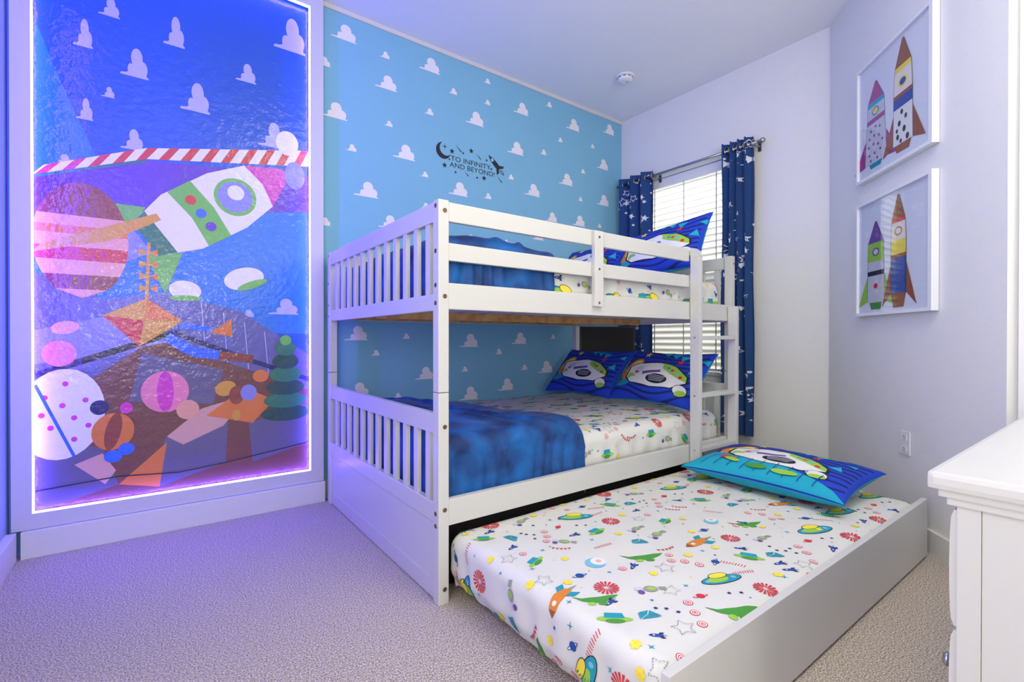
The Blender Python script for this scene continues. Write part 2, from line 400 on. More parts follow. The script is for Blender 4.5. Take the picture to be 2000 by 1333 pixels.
# ================================================================== ROOM
XW, YA, ZC = 3.545, 3.03, 3.012
D0 = Vector((3.53,1.277)); D1 = D0+1.362*Vector((-.722,-.692))
XL, YB = -.517, -2.2
def floor_poly(): return [(XL-.1,YB-.1),(D1.x+.1,YB-.1),(D1.x+.1,D1.y-.05),(XW+.1,D0.y-.05),(XW+.1,YA+.1),(XL-.1,YA+.1)]
CARPET = mat('loop_carpet', (148,134,123), .95, var=(244,231,218), vscale=210, bump=1, bscale=180, bdist=.012, vlo=.38, vhi=.62, detail=8)
bm = newbm(); aprism(bm, floor_poly(), 'Z', -.1, 0); struct(fin('floor', bm, CARPET))
bm = newbm(); aprism(bm, floor_poly(), 'Z', ZC, ZC+.1); struct(fin('ceiling', bm, CEIL))
# far wall with blue cloud paper
BIG = [(0.87,2.83,.16),(1.15,2.61,.15),(1.46,2.83,.16),(0.81,2.33,.16),(1.83,2.56,.16),(1.27,2.18,.16),(2.27,2.76,.15),(2.83,2.78,.16),(3.29,2.86,.15),(2.21,2.43,.16),(1.01,1.88,.16),(1.69,2.01,.16),(2.38,2.13,.16),(2.75,2.29,.16),(3.21,2.52,.15),(3.21,2.19,.16),(1.18,2.81,.07),(.78,2.63,.09),(1.5,2.53,.07),(1.21,2.37,.06),(.96,2.15,.07),(1.47,2.09,.06),(1.69,2.73,.07),(1.99,2.9,.06),(1.99,2.74,.06),(2.6,2.9,.07),(2.73,2.64,.06),(2.54,2.49,.07),(3.12,2.68,.06),(3.0,2.43,.06),(2.21,2.22,.06),(1.99,2.03,.07),(2.97,2.18,.06),(.79,1.66,.08),(1.17,1.7,.14),(1.8,1.66,.13),(2.16,1.7,.07),(2.46,1.78,.12),(1.47,1.87,.07),(0.95,.96,.15),(1.33,.97,.06),(1.12,.86,.06),(1.43,.69,.14),(1.27,.57,.06),(.96,.6,.15),(1.78,.91,.16),(2.25,.93,.15),(2.09,.85,.07),(1.79,.73,.06),(2.34,.72,.07),(2.12,.57,.15),(1.78,.52,.16),(2.6,1.95,.13),(2.91,1.96,.15),(3.21,1.98,.06),(2.52,.69,.16),(2.65,.97,.06),(3.0,.9,.15),(3.3,1.2,.15),(2.8,1.3,.15),(1.0,1.35,.15),(1.6,1.3,.15),(2.2,1.35,.15),(.9,.25,.15),(1.6,.25,.15),(2.2,.2,.15)]
bm = newbm(); abox(bm, XL-.1,XW+.1,YA,YA+.1,0,2.985); cv = Canvas()
for x,y,w in BIG:
    cv.L = 0; cloud(cv, x, y, w, CLOUD)
bake(cv, bm, lambda u,v,h: Vector((u,YA-h,v)), [PAPER,CLOUD], 0, .0006)
struct(fin('wall_back', bm, [PAPER,CLOUD], recalc=False))
struct(boxobj('trim_1', (XL,XW,YA-.012,YA+.1,2.985,ZC), TRIM, bev=0))
# left wall, same paper
bm = newbm(); abox(bm, XL-.1,XL,1.3,YA+.1,0,ZC); cv = Canvas()
for i in range(7):
    for j in range(9):
        cv.L = 0; big = (i+j)%2 == 0; cloud(cv, YB+.2+j*.55+(.27 if i%2 else 0), .25+i*.4, .16 if big else .07, CLOUD)
bake(cv, bm, lambda u,v,h: Vector((XL+h,u,v)), [PAPER2,CLOUD], 0, .0006, clip=[(0,-1,YA-.02),(0,1,1.31)])
struct(fin('wall_left', bm, [PAPER2,CLOUD], recalc=False))
struct(boxobj('wall_entry', (XL-.1,XL,YB-.1,1.3,0,ZC), WALL, bev=0))
# window wall with opening
WY0,WY1,WZ0,WZ1 = 1.95,2.80,.70,2.37
bm = newbm()
for b in ((XW,XW+.14,D0.y-.1,WY0,0,ZC),(XW,XW+.14,WY1,YA+.1,0,ZC),(XW,XW+.14,WY0,WY1,0,WZ0),(XW,XW+.14,WY0,WY1,WZ1,ZC)): abox(bm,*b)
struct(fin('wall_right', bm, WALL))
# angled wall, side wall, rear wall
def strip(name, a, b, z0, z1, t, m, side=1):
    a,b = Vector(a),Vector(b); n = Vector((b-a).yx); n = Vector((-(b-a).y,(b-a).x)).normalized()*t*side
    bm = newbm(); aprism(bm, [tuple(a),tuple(b),tuple(b+n),tuple(a+n)], 'Z', z0, z1); return struct(fin(name, bm, m))
strip('wall_angled', D0, D1, 0, ZC, .1, WALL, 1)
struct(boxobj('wall_side', (D1.x,D1.x+.1,YB-.1,D1.y-.03,0,ZC), WALL, bev=0))
struct(boxesobj('wall_front', [(XL-.1,D1.x+.1,YB-.1,YB,0,ZC)], WALL, bev=0))
# baseboards
struct(boxobj('baseboard_left', (XL,XL+.036,YB,2.953,0,.125), TRIM, bev=.004))
struct(boxobj('baseboard_right', (XW-.014,XW,D0.y+.02,YA-.002,0,.11), TRIM, bev=.004))
struct(boxobj('baseboard_back', (.83,XW-.02,YA-.014,YA,0,.11), TRIM, bev=.004))
n2 = Vector((-.692,.722)); strip('baseboard_angled', D0+n2*.0-Vector((.722,.692))*.012, D1, 0, .10, .014, TRIM, -1)
struct(boxobj('baseboard_side', (D1.x-.014,D1.x,.32-2.4,D1.y-.012,0,.10), TRIM, bev=.004))
# window: frame and panes, sill
win = struct(empty('window_1', (XW+.1,(WY0+WY1)/2,WZ0)))
fx0,fx1 = XW+.08,XW+.12; my = (WZ0+WZ1)/2
boxesobj('window_frame', [(fx0,fx1,WY0,WY0+.04,WZ0,WZ1),(fx0,fx1,WY1-.04,WY1,WZ0,WZ1),(fx0,fx1,WY0+.04,WY1-.04,WZ0,WZ0+.04),(fx0,fx1,WY0+.04,WY1-.04,WZ1-.04,WZ1),(fx0,fx1,WY0+.04,WY1-.04,my-.025,my+.025)], WPLAST, win, .002)
def clear(name):
    m = bpy.data.materials.new(name); m.use_nodes = True; n = m.node_tree
    for q in list(n.nodes):
        if q.type == 'BSDF_PRINCIPLED': n.nodes.remove(q)
    t_ = n.nodes.new('ShaderNodeBsdfTransparent'); g_ = n.nodes.new('ShaderNodeBsdfGlossy'); g_.inputs['Roughness'].default_value = .03
    f_ = n.nodes.new('ShaderNodeLayerWeight'); f_.inputs[0].default_value = .5; x_ = n.nodes.new('ShaderNodeMixShader')
    p_ = n.nodes.new('ShaderNodeMath'); p_.operation = 'POWER'; p_.inputs[1].default_value = 4.5; n.links.new(f_.outputs['Facing'],p_.inputs[0])
    a_ = n.nodes.new('ShaderNodeMath'); a_.operation = 'MULTIPLY_ADD'; a_.inputs[1].default_value = .5; a_.inputs[2].default_value = .03; n.links.new(p_.outputs[0],a_.inputs[0])
    n.links.new(a_.outputs[0],x_.inputs[0]); n.links.new(t_.outputs[0],x_.inputs[1]); n.links.new(g_.outputs[0],x_.inputs[2])
    n.links.new(x_.outputs[0], n.nodes['Material Output'].inputs[0]); return m
GLASS = clear('window_glass')
boxobj('window_pane', (XW+.098,XW+.102,WY0+.03,WY1-.03,WZ0+.03,WZ1-.03), GLASS, win, 0)
boxobj('window_sill', (XW-.01,XW+.08,WY0,WY1,WZ0-.02,WZ0+.004), TRIM, win, .003)

# ================================================================== WINDOW BLIND
SLAT = bpy.data.materials.new('white_blind_slat'); SLAT.use_nodes = True; nt = SLAT.node_tree
b = nt.nodes['Principled BSDF']; b.inputs['Base Color'].default_value = lin((240,240,236)); b.inputs['Roughness'].default_value = .5
tr = nt.nodes.new('ShaderNodeBsdfTranslucent'); tr.inputs[0].default_value = (.95,.94,.88,1); mx = nt.nodes.new('ShaderNodeMixShader'); mx.inputs[0].default_value = .45
nt.links.new(b.outputs[0],mx.inputs[1]); nt.links.new(tr.outputs[0],mx.inputs[2]); nt.links.new(mx.outputs[0],nt.nodes['Material Output'].inputs[0])
bl = empty('window_blind', (XW+.04,(WY0+WY1)/2,WZ0)); tagobj(bl, 'white horizontal slat blind lowered over the bright window behind the bunk bed', 'blind')
bm = newbm(); z = .755; xb = XW+.038
while z < 2.28:
    M = Matrix.Translation((xb,(WY0+WY1)/2,z))@Matrix.Rotation(rad(58),4,'Y')
    abox(bm, -.025,.025,-(WY1-WY0)/2+.012,(WY1-WY0)/2-.012,-.0015,.0015, M=M); z += .0515
fin('slats', bm, SLAT, bl)
boxobj('valance', (XW+.004,XW+.06,WY0+.004,WY1-.004,2.29,2.365), WPLAST, bl, .004)
boxobj('bottom_rail', (xb-.025,xb+.025,WY0+.012,WY1-.012,.712,.732), WPLAST, bl, .003)
CORD = mat('grey_cord', (190,190,185), .7)
for y in (2.08,2.37,2.66): boxobj('ladder_cord', (XW+.008,XW+.011,y-.004,y+.004,.73,2.29), CORD, bl, 0)

# ================================================================== MURAL
mu = empty('framed_mural', (.155,YA-.03,0)); tagobj(mu, 'huge wall mural of sky and toys in a white frame lit by blue light strips', 'mural')
FX0,FX1,FZ0,FZ1 = -.502,.812,.122,ZC-.004; IX0,IX1,IZ0,IZ1 = -.436,.739,.192,2.922; FY = 2.975
FRM = mat('white_frame_paint', (204,204,210), .4)
def frame_bars(name, x0,x1,z0,z1,ix0,ix1,iz0,iz1,ya,yb,parent,m):
    bm = newbm()
    for pts in (((x0,z0),(x1,z0),(ix1,iz0),(ix0,iz0)),((x1,z0),(x1,z1),(ix1,iz1),(ix1,iz0)),((x1,z1),(x0,z1),(ix0,iz1),(ix1,iz1)),((x0,z1),(x0,z0),(ix0,iz0),(ix0,iz1))):
        aprism(bm, [(p[0],p[1]) for p in pts], 'Y', ya, yb)
    return fin(name, bm, m, parent)
frame_bars('frame', FX0,FX1,FZ0,FZ1,IX0,IX1,IZ0,IZ1,FY,FY+.018,mu,FRM)
boxobj('base_board', (-.470,.815,2.955,2.970+.055,0,FZ0-.002), TRIM, mu, .003)
# print
def art(name, rgb):
    m = mat('mural_'+name, rgb, .45, coat=.7, coat_rough=.06, bump=.6, bscale=34, bdist=.006); return m
A_ = dict(sky=art('sky',(0,84,160)), sky2=art('sky_low',(4,118,178)), cl=art('cloud',(176,178,206)), red=art('red',(200,50,52)), wht=art('white',(226,226,236)), lime=art('lime',(104,184,70)),
    green=art('green',(36,118,74)), dgreen=art('dark_green',(20,74,56)), brown=art('brown',(136,62,44)), tan=art('tan',(222,160,120)), orange=art('orange',(214,120,50)), gold=art('gold',(206,152,52)), blue=art('blue',(36,104,200)),
    purple=art('purple',(92,46,150)), pink=art('pink',(226,128,140)), mag=art('magenta',(206,50,150)), navy=art('navy',(28,28,84)), slate=art('slate',(92,96,134)), floor=art('floor_brown',(112,66,52)), floor2=art('floor_grey',(96,92,108)), lt=art('floor_light',(206,160,134)), black=art('black',(26,22,36)), steel=art('steel',(130,134,178)))
cv = Canvas(); a = A_
cv.poly([(IX0-.02,1.0),(IX1+.02,1.0),(IX1+.02,1.75),(IX0-.02,1.75)], a['sky2'])
cv.poly([(-.44,2.45),(-.36,2.2),(-.2,1.78),(-.44,1.72)], a['sky2'])
for (x,z,w,h) in [(-.3,2.34,.07,.13),(.04,2.47,.09,.15),(-.13,2.26,.11,.14),(.36,2.39,.10,.1),(.11,2.16,.13,.15),(.55,2.64,.17,.19),(-.29,2.0,.06,.1),(-.2,2.13,.05,.05),(-.13,1.9,.09,.1),(-.21,2.52,.08,.09),(.47,2.06,.14,.14),(.62,1.72,.1,.05),(-.37,1.77,.07,.05),(.38,1.09,.07,.04),(.52,1.11,.16,.09)]:
    cloud(cv, x, z, w, a['cl'], hs=h/w/.6)
# shelf beam with red and white stripes
cv.poly([(-.44,1.70),(-.03,1.86),(.74,1.93),(.74,1.72),(-.03,1.60),(-.44,1.42)], a['purple'])
def beam(x): # lower and upper edge of the striped shelf board
    return (1.705+(x+.44)*.39, 1.74+(x+.44)*.44) if x < -.03 else (1.865+(x+.03)*.165, 1.92+(x+.03)*.215)
cv.poly([(-.44,1.705),(-.03,1.865),(.74,1.992),(.74,2.086),(-.03,1.92),(-.40,1.757)], a['wht'])
for k in range(13):
    x = -.43+k*.09; z0,z1 = beam(x)[0],beam(x+.045)[1]; cv.poly([(x,z0),(x+.042,beam(x+.042)[0]),(x+.087,beam(x+.087)[1]),(x+.045,z1)], a['red'])
cv.poly([(-.44,1.69),(-.03,1.85),(-.03,1.862),(-.44,1.702)], a['green'])
# room floor and wall below
cv.poly([(-.46,1.28),(-.2,1.16),(.06,1.2),(.38,1.12),(.76,.86),(.76,.17),(-.46,.17)], a['slate'])
cv.poly([(-.46,1.0),(-.1,1.1),(.1,1.0),(.1,.93),(-.46,.85)], a['steel'])
for k in range(5): cv.line([(.2+k*.1,1.16-k*.05),(.22+k*.1,.86-k*.03)], .004, a['cl'])
cv.line([(-.44,.8),(-.1,.93),(.08,1.0)], .03, a['black']); cv.line([(.08,1.0),(.45,.84),(.76,.72)], .025, a['navy'])
cv.poly([(-.46,.6),(-.05,.93),(.05,.95),(.76,.66),(.76,.17),(-.46,.17)], a['floor'])
cv.poly([(-.46,.5),(-.2,.45),(-.14,.26),(-.46,.18)], a['floor2']); cv.poly([(-.05,.9),(.3,.8),(.25,.62),(-.1,.66)], a['floor2'])
cv.poly([(.04,.46),(.32,.52),(.31,.3),(.02,.22)], a['floor2']); cv.poly([(.42,.5),(.76,.6),(.76,.36),(.44,.28)], a['floor2'])
cv.poly([(-.3,.38),(-.2,.42),(-.15,.33),(-.19,.27)], a['lt']); cv.poly([(.05,.47),(.2,.6),(.42,.66),(.3,.5),(.12,.42)], a['lt']); cv.poly([(.22,.56),(.4,.7),(.55,.62),(.44,.5)], a['orange'])
cv.poly([(-.14,.26),(.05,.44),(.02,.22)], a['orange'])
# a large white and lime toy rocket flying up to the right (plain stand-in artwork)
def place(cx, cy, sc, rot, f):
    b0 = len(cv.P); f(); cv.xf(b0, cx, cy, sc, rot)
def big_rocket():
    cv.poly([(-.9,.42),(-1.5,.85),(-1.35,.2)], a['lime']); cv.poly([(-.9,-.42),(-1.5,-.85),(-1.35,-.2)], a['lime'])
    cv.poly([(-1.2,.3),(-.6,.5),(.2,.52),(.8,.4),(1.25,.15),(1.42,0),(1.25,-.15),(.8,-.4),(.2,-.52),(-.6,-.5),(-1.2,-.3)], a['wht'])
    cv.poly([(.8,.4),(1.25,.15),(1.42,0),(1.25,-.15),(.8,-.4),(.88,0)], a['mag'])
    cv.poly([(-.5,.5),(-.1,.52),(-.05,0),(-.1,-.52),(-.5,-.5),(-.44,0)], a['lime']); cv.poly([(-1.2,.3),(-.95,.38),(-.95,-.38),(-1.2,-.3)], a['green'])
    cv.ell(.35,0,.33,.33,a['lime']); cv.ell(.35,0,.27,.27,a['steel']); cv.ell(.40,.06,.13,.13,a['wht'])
    cv.ell(-.28,.25,.08,.08,a['red']); cv.ell(-.28,0,.08,.08,a['blue']); cv.ell(-.28,-.25,.08,.08,a['purple'])
    cv.poly([(-1.25,.22),(-1.9,.1),(-1.6,0),(-2.1,-.1),(-1.25,-.22)], a['steel'])
place(.27,1.68,.31,.62, big_rocket)
cv.ell(.62,2.1,.06,.07,a['wht']); cv.ell(.66,1.92,.055,.08,a['steel']); cv.ell(.4,1.30,.1,.06,a['wht'],.3); cv.ell(.44,1.27,.08,.02,a['lime'],.4); cv.ell(.13,1.22,.07,.05,a['wht'],-.1); cv.ell(.13,1.18,.07,.015,a['lime'])
# banded planet in browns at left
pc,prx,pz = (-.27,1.43),.17,.27
def band(z0, z1, m):
    n = 14; L = [];R = []
    for i in range(n+1):
        q = z0+(z1-z0)*i/n; x = prx*math.sqrt(max(0,1-q*q)); L.append((pc[0]-x,pc[1]+q*pz)); R.append((pc[0]+x,pc[1]+q*pz))
    cv.poly(L+R[::-1], m)
band(-1,1,a['tan']); band(.42,1,a['brown']); band(.10,.24,a['orange']); band(-.35,-.12,a['red']); band(-.85,-.6,a['brown'])
cv.poly([(pc[0]-.17,1.36),(pc[0]-.14,1.40),(pc[0]+.28,1.60),(pc[0]+.30,1.57),(pc[0]+.1,1.44)], a['gold'])
# diamond kite with a long blue and brown tail
cv.poly([(-.2,1.08),(-.03,1.17),(.12,1.06),(-.06,.93)], a['gold']); cv.poly([(-.03,1.17),(.12,1.06),(-.04,1.06)], a['orange']); cv.poly([(-.2,1.08),(-.04,1.06),(-.06,.93)], a['red'])
cv.line([(-.03,1.17),(-.02,1.45)], .014, a['gold'])
for k in range(4):
    q = 1.22+k*.06; cv.poly([(-.06,q+.02),(-.06,q-.02),(-.022,q)], a['gold']); cv.poly([(.015,q+.02),(.015,q-.02),(-.022,q)], a['orange'])
cv.line([(.05,.98),(.16,.90),(.28,.88)], .05, a['blue']); cv.line([(.28,.88),(.44,.855)], .045, a['brown']); cv.line([(.1,1.04),(.24,1.02)], .03, a['blue']); cv.poly([(.24,1.0),(.34,1.08),(.34,.98)], a['orange'])
cv.ell(-.33,1.02,.05,.03,a['tan'],.2)
# toy balls on the floor
cv.ell(-.34,.62,.15,.21,a['wht'],-.1)
for (x,z) in [(-.4,.7),(-.33,.76),(-.26,.68),(-.3,.6),(-.38,.56),(-.25,.56),(-.34,.66),(-.3,.5),(-.41,.62),(-.2,.62)]: cv.ell(x,z,.011,.012,a['mag'])
cv.ell(-.35,.9,.06,.06,a['pink']); cv.line([(-.43,.76),(-.30,.42)], .012, a['blue'])
cv.ell(.045,.70,.10,.105,a['pink']); cv.ell(.045,.70,.035,.104,a['mag']); cv.ell(.14,.60,.05,.05,a['tan'])
cv.ell(-.16,.52,.08,.09,a['orange'],-.2); cv.ell(-.16,.52,.03,.09,a['brown'],-.2); cv.ell(-.21,.64,.035,.035,a['navy'],.2); cv.ell(-.11,.43,.032,.03,a['blue']); cv.ell(-.16,.40,.035,.03,a['blue']); cv.ell(-.11,.63,.025,.028,a['mag'])
cv.ell(.31,.70,.05,.04,a['gold'],.3); cv.ell(.36,.66,.035,.05,a['brown']); cv.ell(.42,.67,.04,.045,a['steel']); cv.ell(.48,.76,.04,.035,a['orange']); cv.ell(.36,.55,.02,.03,a['gold'])
for k,(rw,m_) in enumerate(((.13,'dgreen'),(.115,'green'),(.10,'dgreen'),(.085,'green'),(.07,'dgreen'),(.055,'green'))): cv.ell(.61,.54+k*.075,rw,.045,a[m_])
cv.ell(.61,.96,.03,.03,a['lime'])
cv.line([(-.46,.28),(-.14,.3),(.1,.28),(.32,.3),(.76,.36)], .006, a['black'])
slots = list(A_.values()); bm = newbm(); PY = FY+.04
abox(bm, FX0+.01,FX1-.01,PY,PY+.008,FZ0+.01,FZ1-.01); 
bake(cv, bm, lambda u,v,h: Vector((u,PY-h,v)), slots, 0, .0003, .00003, clip=[(0,1,IX0-.02),(0,-1,IX1+.02),(1,1,IZ0-.02)])
fin('mural_print', bm, slots, mu, recalc=False)
boxesobj('backing_frame', [(FX0+.005,IX0-.022,FY+.018,FY+.052,FZ0+.005,FZ1-.005),(IX1+.022,FX1-.005,FY+.018,FY+.052,FZ0+.005,FZ1-.005),(IX0-.022,IX1+.022,FY+.018,FY+.052,FZ0+.005,IZ0-.022),(IX0-.022,IX1+.022,FY+.018,FY+.052,IZ1+.022,FZ1-.005)], FRM, mu, 0)
LED = mat('blue_light_strip', (200,200,255), .5, emit=(.12,.07,1.0), es=66)
t = .006
for b in ((IX0+.0003,IX0+t,FY+.004,FY+.016,IZ0+t,IZ1-t),(IX1-t,IX1-.0003,FY+.004,FY+.016,IZ0+t,IZ1-t),(IX0+.0003,IX1-.0003,FY+.004,FY+.016,IZ0+.0003,IZ0+t),(IX0+.0003,IX1-.0003,FY+.004,FY+.016,IZ1-t,IZ1-.0003)):
    tagobj(boxobj('light_strip', b, LED, mu, 0), 'glowing blue light strip along the frame edge')

# ================================================================== WALL DECAL
DEC = mat('black_vinyl', (30,34,46), .5)
dec = empty('wall_decal', (1.87,YA-.001,2.27)); tagobj(dec, 'black sticker of moon, stars, rocket and lettering on the blue wall', 'sticker')
def flat(name, cv_, parent, m, y=YA-.0015):
    bm = newbm()
    for pts,_,l in cv_.P:
        pts2 = pts if sum(pts[i][0]*pts[(i+1)%len(pts)][1]-pts[(i+1)%len(pts)][0]*pts[i][1] for i in range(len(pts))) > 0 else pts[::-1]
        aprism(bm, pts2, 'Y', y, y-.0006)
    return fin(name, bm, m, parent)
cv = Canvas(); P_ = []
o0, r0 = (1.648,2.306), .059; i0, r1 = (1.668,2.324), .050
A1 = [(o0[0]+r0*math.cos(t_),o0[1]+r0*math.sin(t_)) for t_ in [rad(100+k*9.5) for k in range(24)]]
A2 = [(i0[0]+r1*math.cos(t_),i0[1]+r1*math.sin(t_)) for t_ in [rad(330-k*9.5) for k in range(22)]]
cv.poly(A1+A2, DEC); flat('moon', cv, dec, DEC)
for (x,z,r) in [(1.717,2.316,.021),(1.879,2.356,.021),(1.657,2.204,.021),(1.992,2.178,.021),(1.696,2.255,.010),(1.81,2.324,.010),(2.015,2.317,.011),(2.057,2.26,.011),(1.746,2.172,.011),(1.93,2.169,.011)]:
    cv = Canvas(); cv.poly(star_pts(x,z,r), DEC); flat('star', cv, dec, DEC)
cv = Canvas(); cv.poly(star_pts(1.659,2.337,.022,.004,4), DEC); flat('sparkle', cv, dec, DEC)
for (a1,b1,a2,b2) in [(1.746,2.37,1.793,2.329),(1.922,2.346,1.963,2.313),(1.821,2.194,1.854,2.165),(2.11,2.221,2.155,2.177)]:
    cv = Canvas(); dx,dz = a2-a1,b2-b1; l = math.hypot(dx,dz); nx,nz = -dz/l*.004,dx/l*.004
    cv.poly([(a1,b1),(a2+nx,b2+nz),(a2-nx,b2-nz)], DEC); flat('streak', cv, dec, DEC)
cv = Canvas()
cv.poly([(1.0,0),(.5,.2),(-.1,.24),(-.35,.22),(-.75,.6),(-.8,.32),(-.6,.12),(-.6,-.12),(-.8,-.32),(-.75,-.6),(-.35,-.22),(-.1,-.24),(.5,-.2)], DEC)
ring = [( -.62+ -.02*0 ,0)]
cv.poly([(-.65,.1),(-.95,.14),(-1.3,0),(-.95,-.14),(-.65,-.1),(-.72,-.05),(-.95,-.08),(-1.15,0),(-.95,.08),(-.72,.05)], DEC)
cv.xf(0, 2.095, 2.306, .085, math.atan2(2.37-2.243, 2.023-2.169)); flat('rocket', cv, dec, DEC)
cv = Canvas(); cv.ell(2.066,2.331,.013,.013,DEC); flat('porthole', cv, dec, mat('pale_vinyl',(150,200,228),.6), YA-.0022)
def textmesh(txt):
    cu = bpy.data.curves.new('lettering','FONT'); cu.body = txt; cu.size = .050; cu.extrude = .0004; cu.offset = -.0001; cu.space_character = 1.02
    to = bpy.data.objects.new('tmp', cu); COL.objects.link(to); dg = bpy.context.evaluated_depsgraph_get(); dg.update()
    me = bpy.data.meshes.new_from_object(to.evaluated_get(dg)); bpy.data.objects.remove(to)
    return me, max(v.co.x for v in me.vertices)
for txt,x,z,tilt,tw in (('TO INFINITY',1.706,2.250,.01,.345),('AND BEYOND!',1.698,2.204,.005,.390)):
    fw = textmesh(txt)[1]; w1,w2 = txt.split()
    for wd in (w1,w2):
        me, ww = textmesh(wd); off = 0 if wd == w1 else fw-ww
        for v in me.vertices: v.co = Vector((x+(v.co.x+off)*tw/fw, YA-.0012-v.co.z, z+v.co.y+tilt*(v.co.x+off)))
        me.materials.clear(); me.materials.append(DEC); link('lettering', me, dec)

# ================================================================== BUNK BED
X0,X1,Y0,Y1 = .822,2.855,1.548,2.93; PW = .043
bed = empty('bunk_bed', ((X0+X1)/2,(Y0+Y1)/2,0)); tagobj(bed, 'white wooden full-size bunk bed with slatted ends, guard rail and ladder against the blue wall', 'bunk bed')
def bolt(loc, axis, parent, r=.0085):
    M = Matrix.Translation(loc)@(Matrix.Rotation(PI/2,4,'X') if axis=='Y' else Matrix.Rotation(-PI/2,4,'Y'))
    bm = newbm(); alathe(bm, [(r,-.002),(r,.0012),(r*.55,.0016),(r*.5,.0008)], M, 16); return tagobj(fin('bolt', bm, BOLT, parent), 'bronze bolt head')
def post(x,y, lo=True, hi=True):
    p1 = boxobj('post', (x,x+PW,y,y+PW,0,.772), BED, bed, .004); p2 = boxobj('post', (x,x+PW,y,y+PW,.774,1.476), BED, bed, .004)
    return p1,p2
p1,p2 = post(X0,Y0)
for z in (1.437,1.125): bolt((X0+.026,Y0,z),'Y',p2)
for z in (.648,.345,.055): bolt((X0+.026,Y0,z),'Y',p1)
for z in (1.455,1.29,1.165,1.10): bolt((X0,Y0+.022,z),'X',p2)
for z in (.33,.285): bolt((X0,Y0+.022,z),'X',p1)
p1,p2 = post(X1-PW,Y0); bolt((X1-.012,Y0,1.43),'Y',p2,.006)
p1,p2 = post(X0,Y1-PW)
for z in (1.455,1.29,1.165,1.10): bolt((X0,Y1-.02,z),'X',p2,.006)
post(X1-PW,Y1-PW)
ya,yb = Y0+PW,Y1-PW
def end(x0, x1, name_u, name_l, panel):
    xm = (x0+x1)/2
    u = boxobj(name_u, (x0,x1,ya,yb,1.400,1.474), BED, bed, .004)
    boxobj('bottom_rail', (x0,x1,ya,yb,1.073,1.135), BED, u, .004)
    l = boxobj(name_l, (x0,x1,ya,yb,.620,.694), BED, bed, .004)
    boxobj('middle_rail', (x0,x1,ya,yb,.292,.365), BED, l, .004)
    pitch = (yb-ya)/12.6
    for k in range(12):
        y = ya+.038+k*(yb-ya-.052)/12+.006
        boxobj('slat', (xm-.009,xm+.009,y,y+.034,1.133,1.402), BED, u, .003)
        boxobj('slat', (xm-.009,xm+.009,y,y+.034,.363,.622), BED, l, .003)
    if panel:
        boxobj('panel', (xm-.006,xm+.006,ya,yb,.07,.295), BED, l, .001)
        boxobj('bottom_board', (x0+.004,x1-.004,ya,yb,.004,.076), BED, l, .004)
    else:
        boxobj('bottom_board', (x0+.004,x1-.004,ya,yb,.004,.076), BED, l, .004)
end(X0+.004,X0+.030,'upper_footboard','lower_footboard',True)
e2 = end(X1-.030,X1-.004,'upper_headboard','lower_headboard',False)
xr0,xr1 = X0+PW,X1-PW
boxobj('guard_rail', (xr0,2.381,Y0+.004,Y0+.026,1.400,1.471), BED, bed, .004)
boxobj('guard_rail', (xr0,2.381,Y0+.004,Y0+.026,1.257,1.322), BED, bed, .004)
boxobj('side_rail', (xr0,xr1,Y0+.002,Y0+.028,1.078,1.175), BED, bed, .004)
boxobj('side_rail', (xr0,xr1,Y0+.002,Y0+.028,.283,.380), BED, bed, .004)
boxobj('guard_rail', (xr0,xr1,Y1-.026,Y1-.004,1.400,1.471), BED, bed, .004)
boxobj('side_rail', (xr0,xr1,Y1-.028,Y1-.002,1.078,1.175), BED, bed, .004)
boxobj('side_rail', (xr0,xr1,Y1-.028,Y1-.002,.283,.380), BED, bed, .004)
g = boxobj('guard_upright', (1.610,1.668,Y0-.018,Y0+.0035,1.118,1.466), BED, bed, .004)
for z in (1.437,1.29,1.135): bolt((1.639,Y0-.018,z),'Y',g,.006)
# supports
boxobj('centre_beam', (xr0,xr1-.0,2.235,2.262,1.068,1.108), WOOD, bed, .002)
for y in (Y0+.028,Y1-.050): boxobj('slat_support', (xr0,xr1,y,y+.02,1.082,1.108), WOOD, bed, .002)
for k in range(13):
    x = xr0+.03+k*(xr1-xr0-.11)/12; boxobj('bed_slat', (x,x+.06,Y0+.03,Y1-.03,1.108,1.124), BED, bed, .002)
boxobj('lower_bed_base', (xr0,xr1,Y0+.03,Y1-.03,.290,.312), WOOD, bed, .002)
boxobj('added_black_panel', (xr0+.002,xr1-.002,1.66,1.668,.004,.288), BSPECK, bed, 0)  # added black sheet filling the band below the side rail
# ladder
ld = boxobj('ladder', (2.380,2.409,1.488,1.5455,.272,1.42), BED, bed, .004)
bm = newbm(); pr = [(1.488,1.42),(1.488,1.428),(1.500,1.452),(1.520,1.468),(1.5455,1.474),(1.5455,1.42)]; aprism(bm, pr, 'X', 2.380, 2.409); fin('stile_top', bm, BED, ld)
boxobj('stile', (2.768,2.797,1.490,1.5455,.278,1.165), BED, ld, .006)
for z in (.966,.645,.345):
    boxobj('rung', (2.4085,2.769,1.492,1.545,z,z+.022), BED, ld, .004)
for z in (.977,.656,.356):
    bm = newbm(); alathe(bm, [(.005,-.001),(.005,.001)], Matrix.Translation((2.380,1.517,z))@Matrix.Rotation(-PI/2,4,'Y'), 12); fin('screw', bm, METAL, ld)
boxobj('under_ladder_block', (xr1-.30,xr1,Y0-.0155,Y0+.0015,.30,.36), BED, bed, .003)

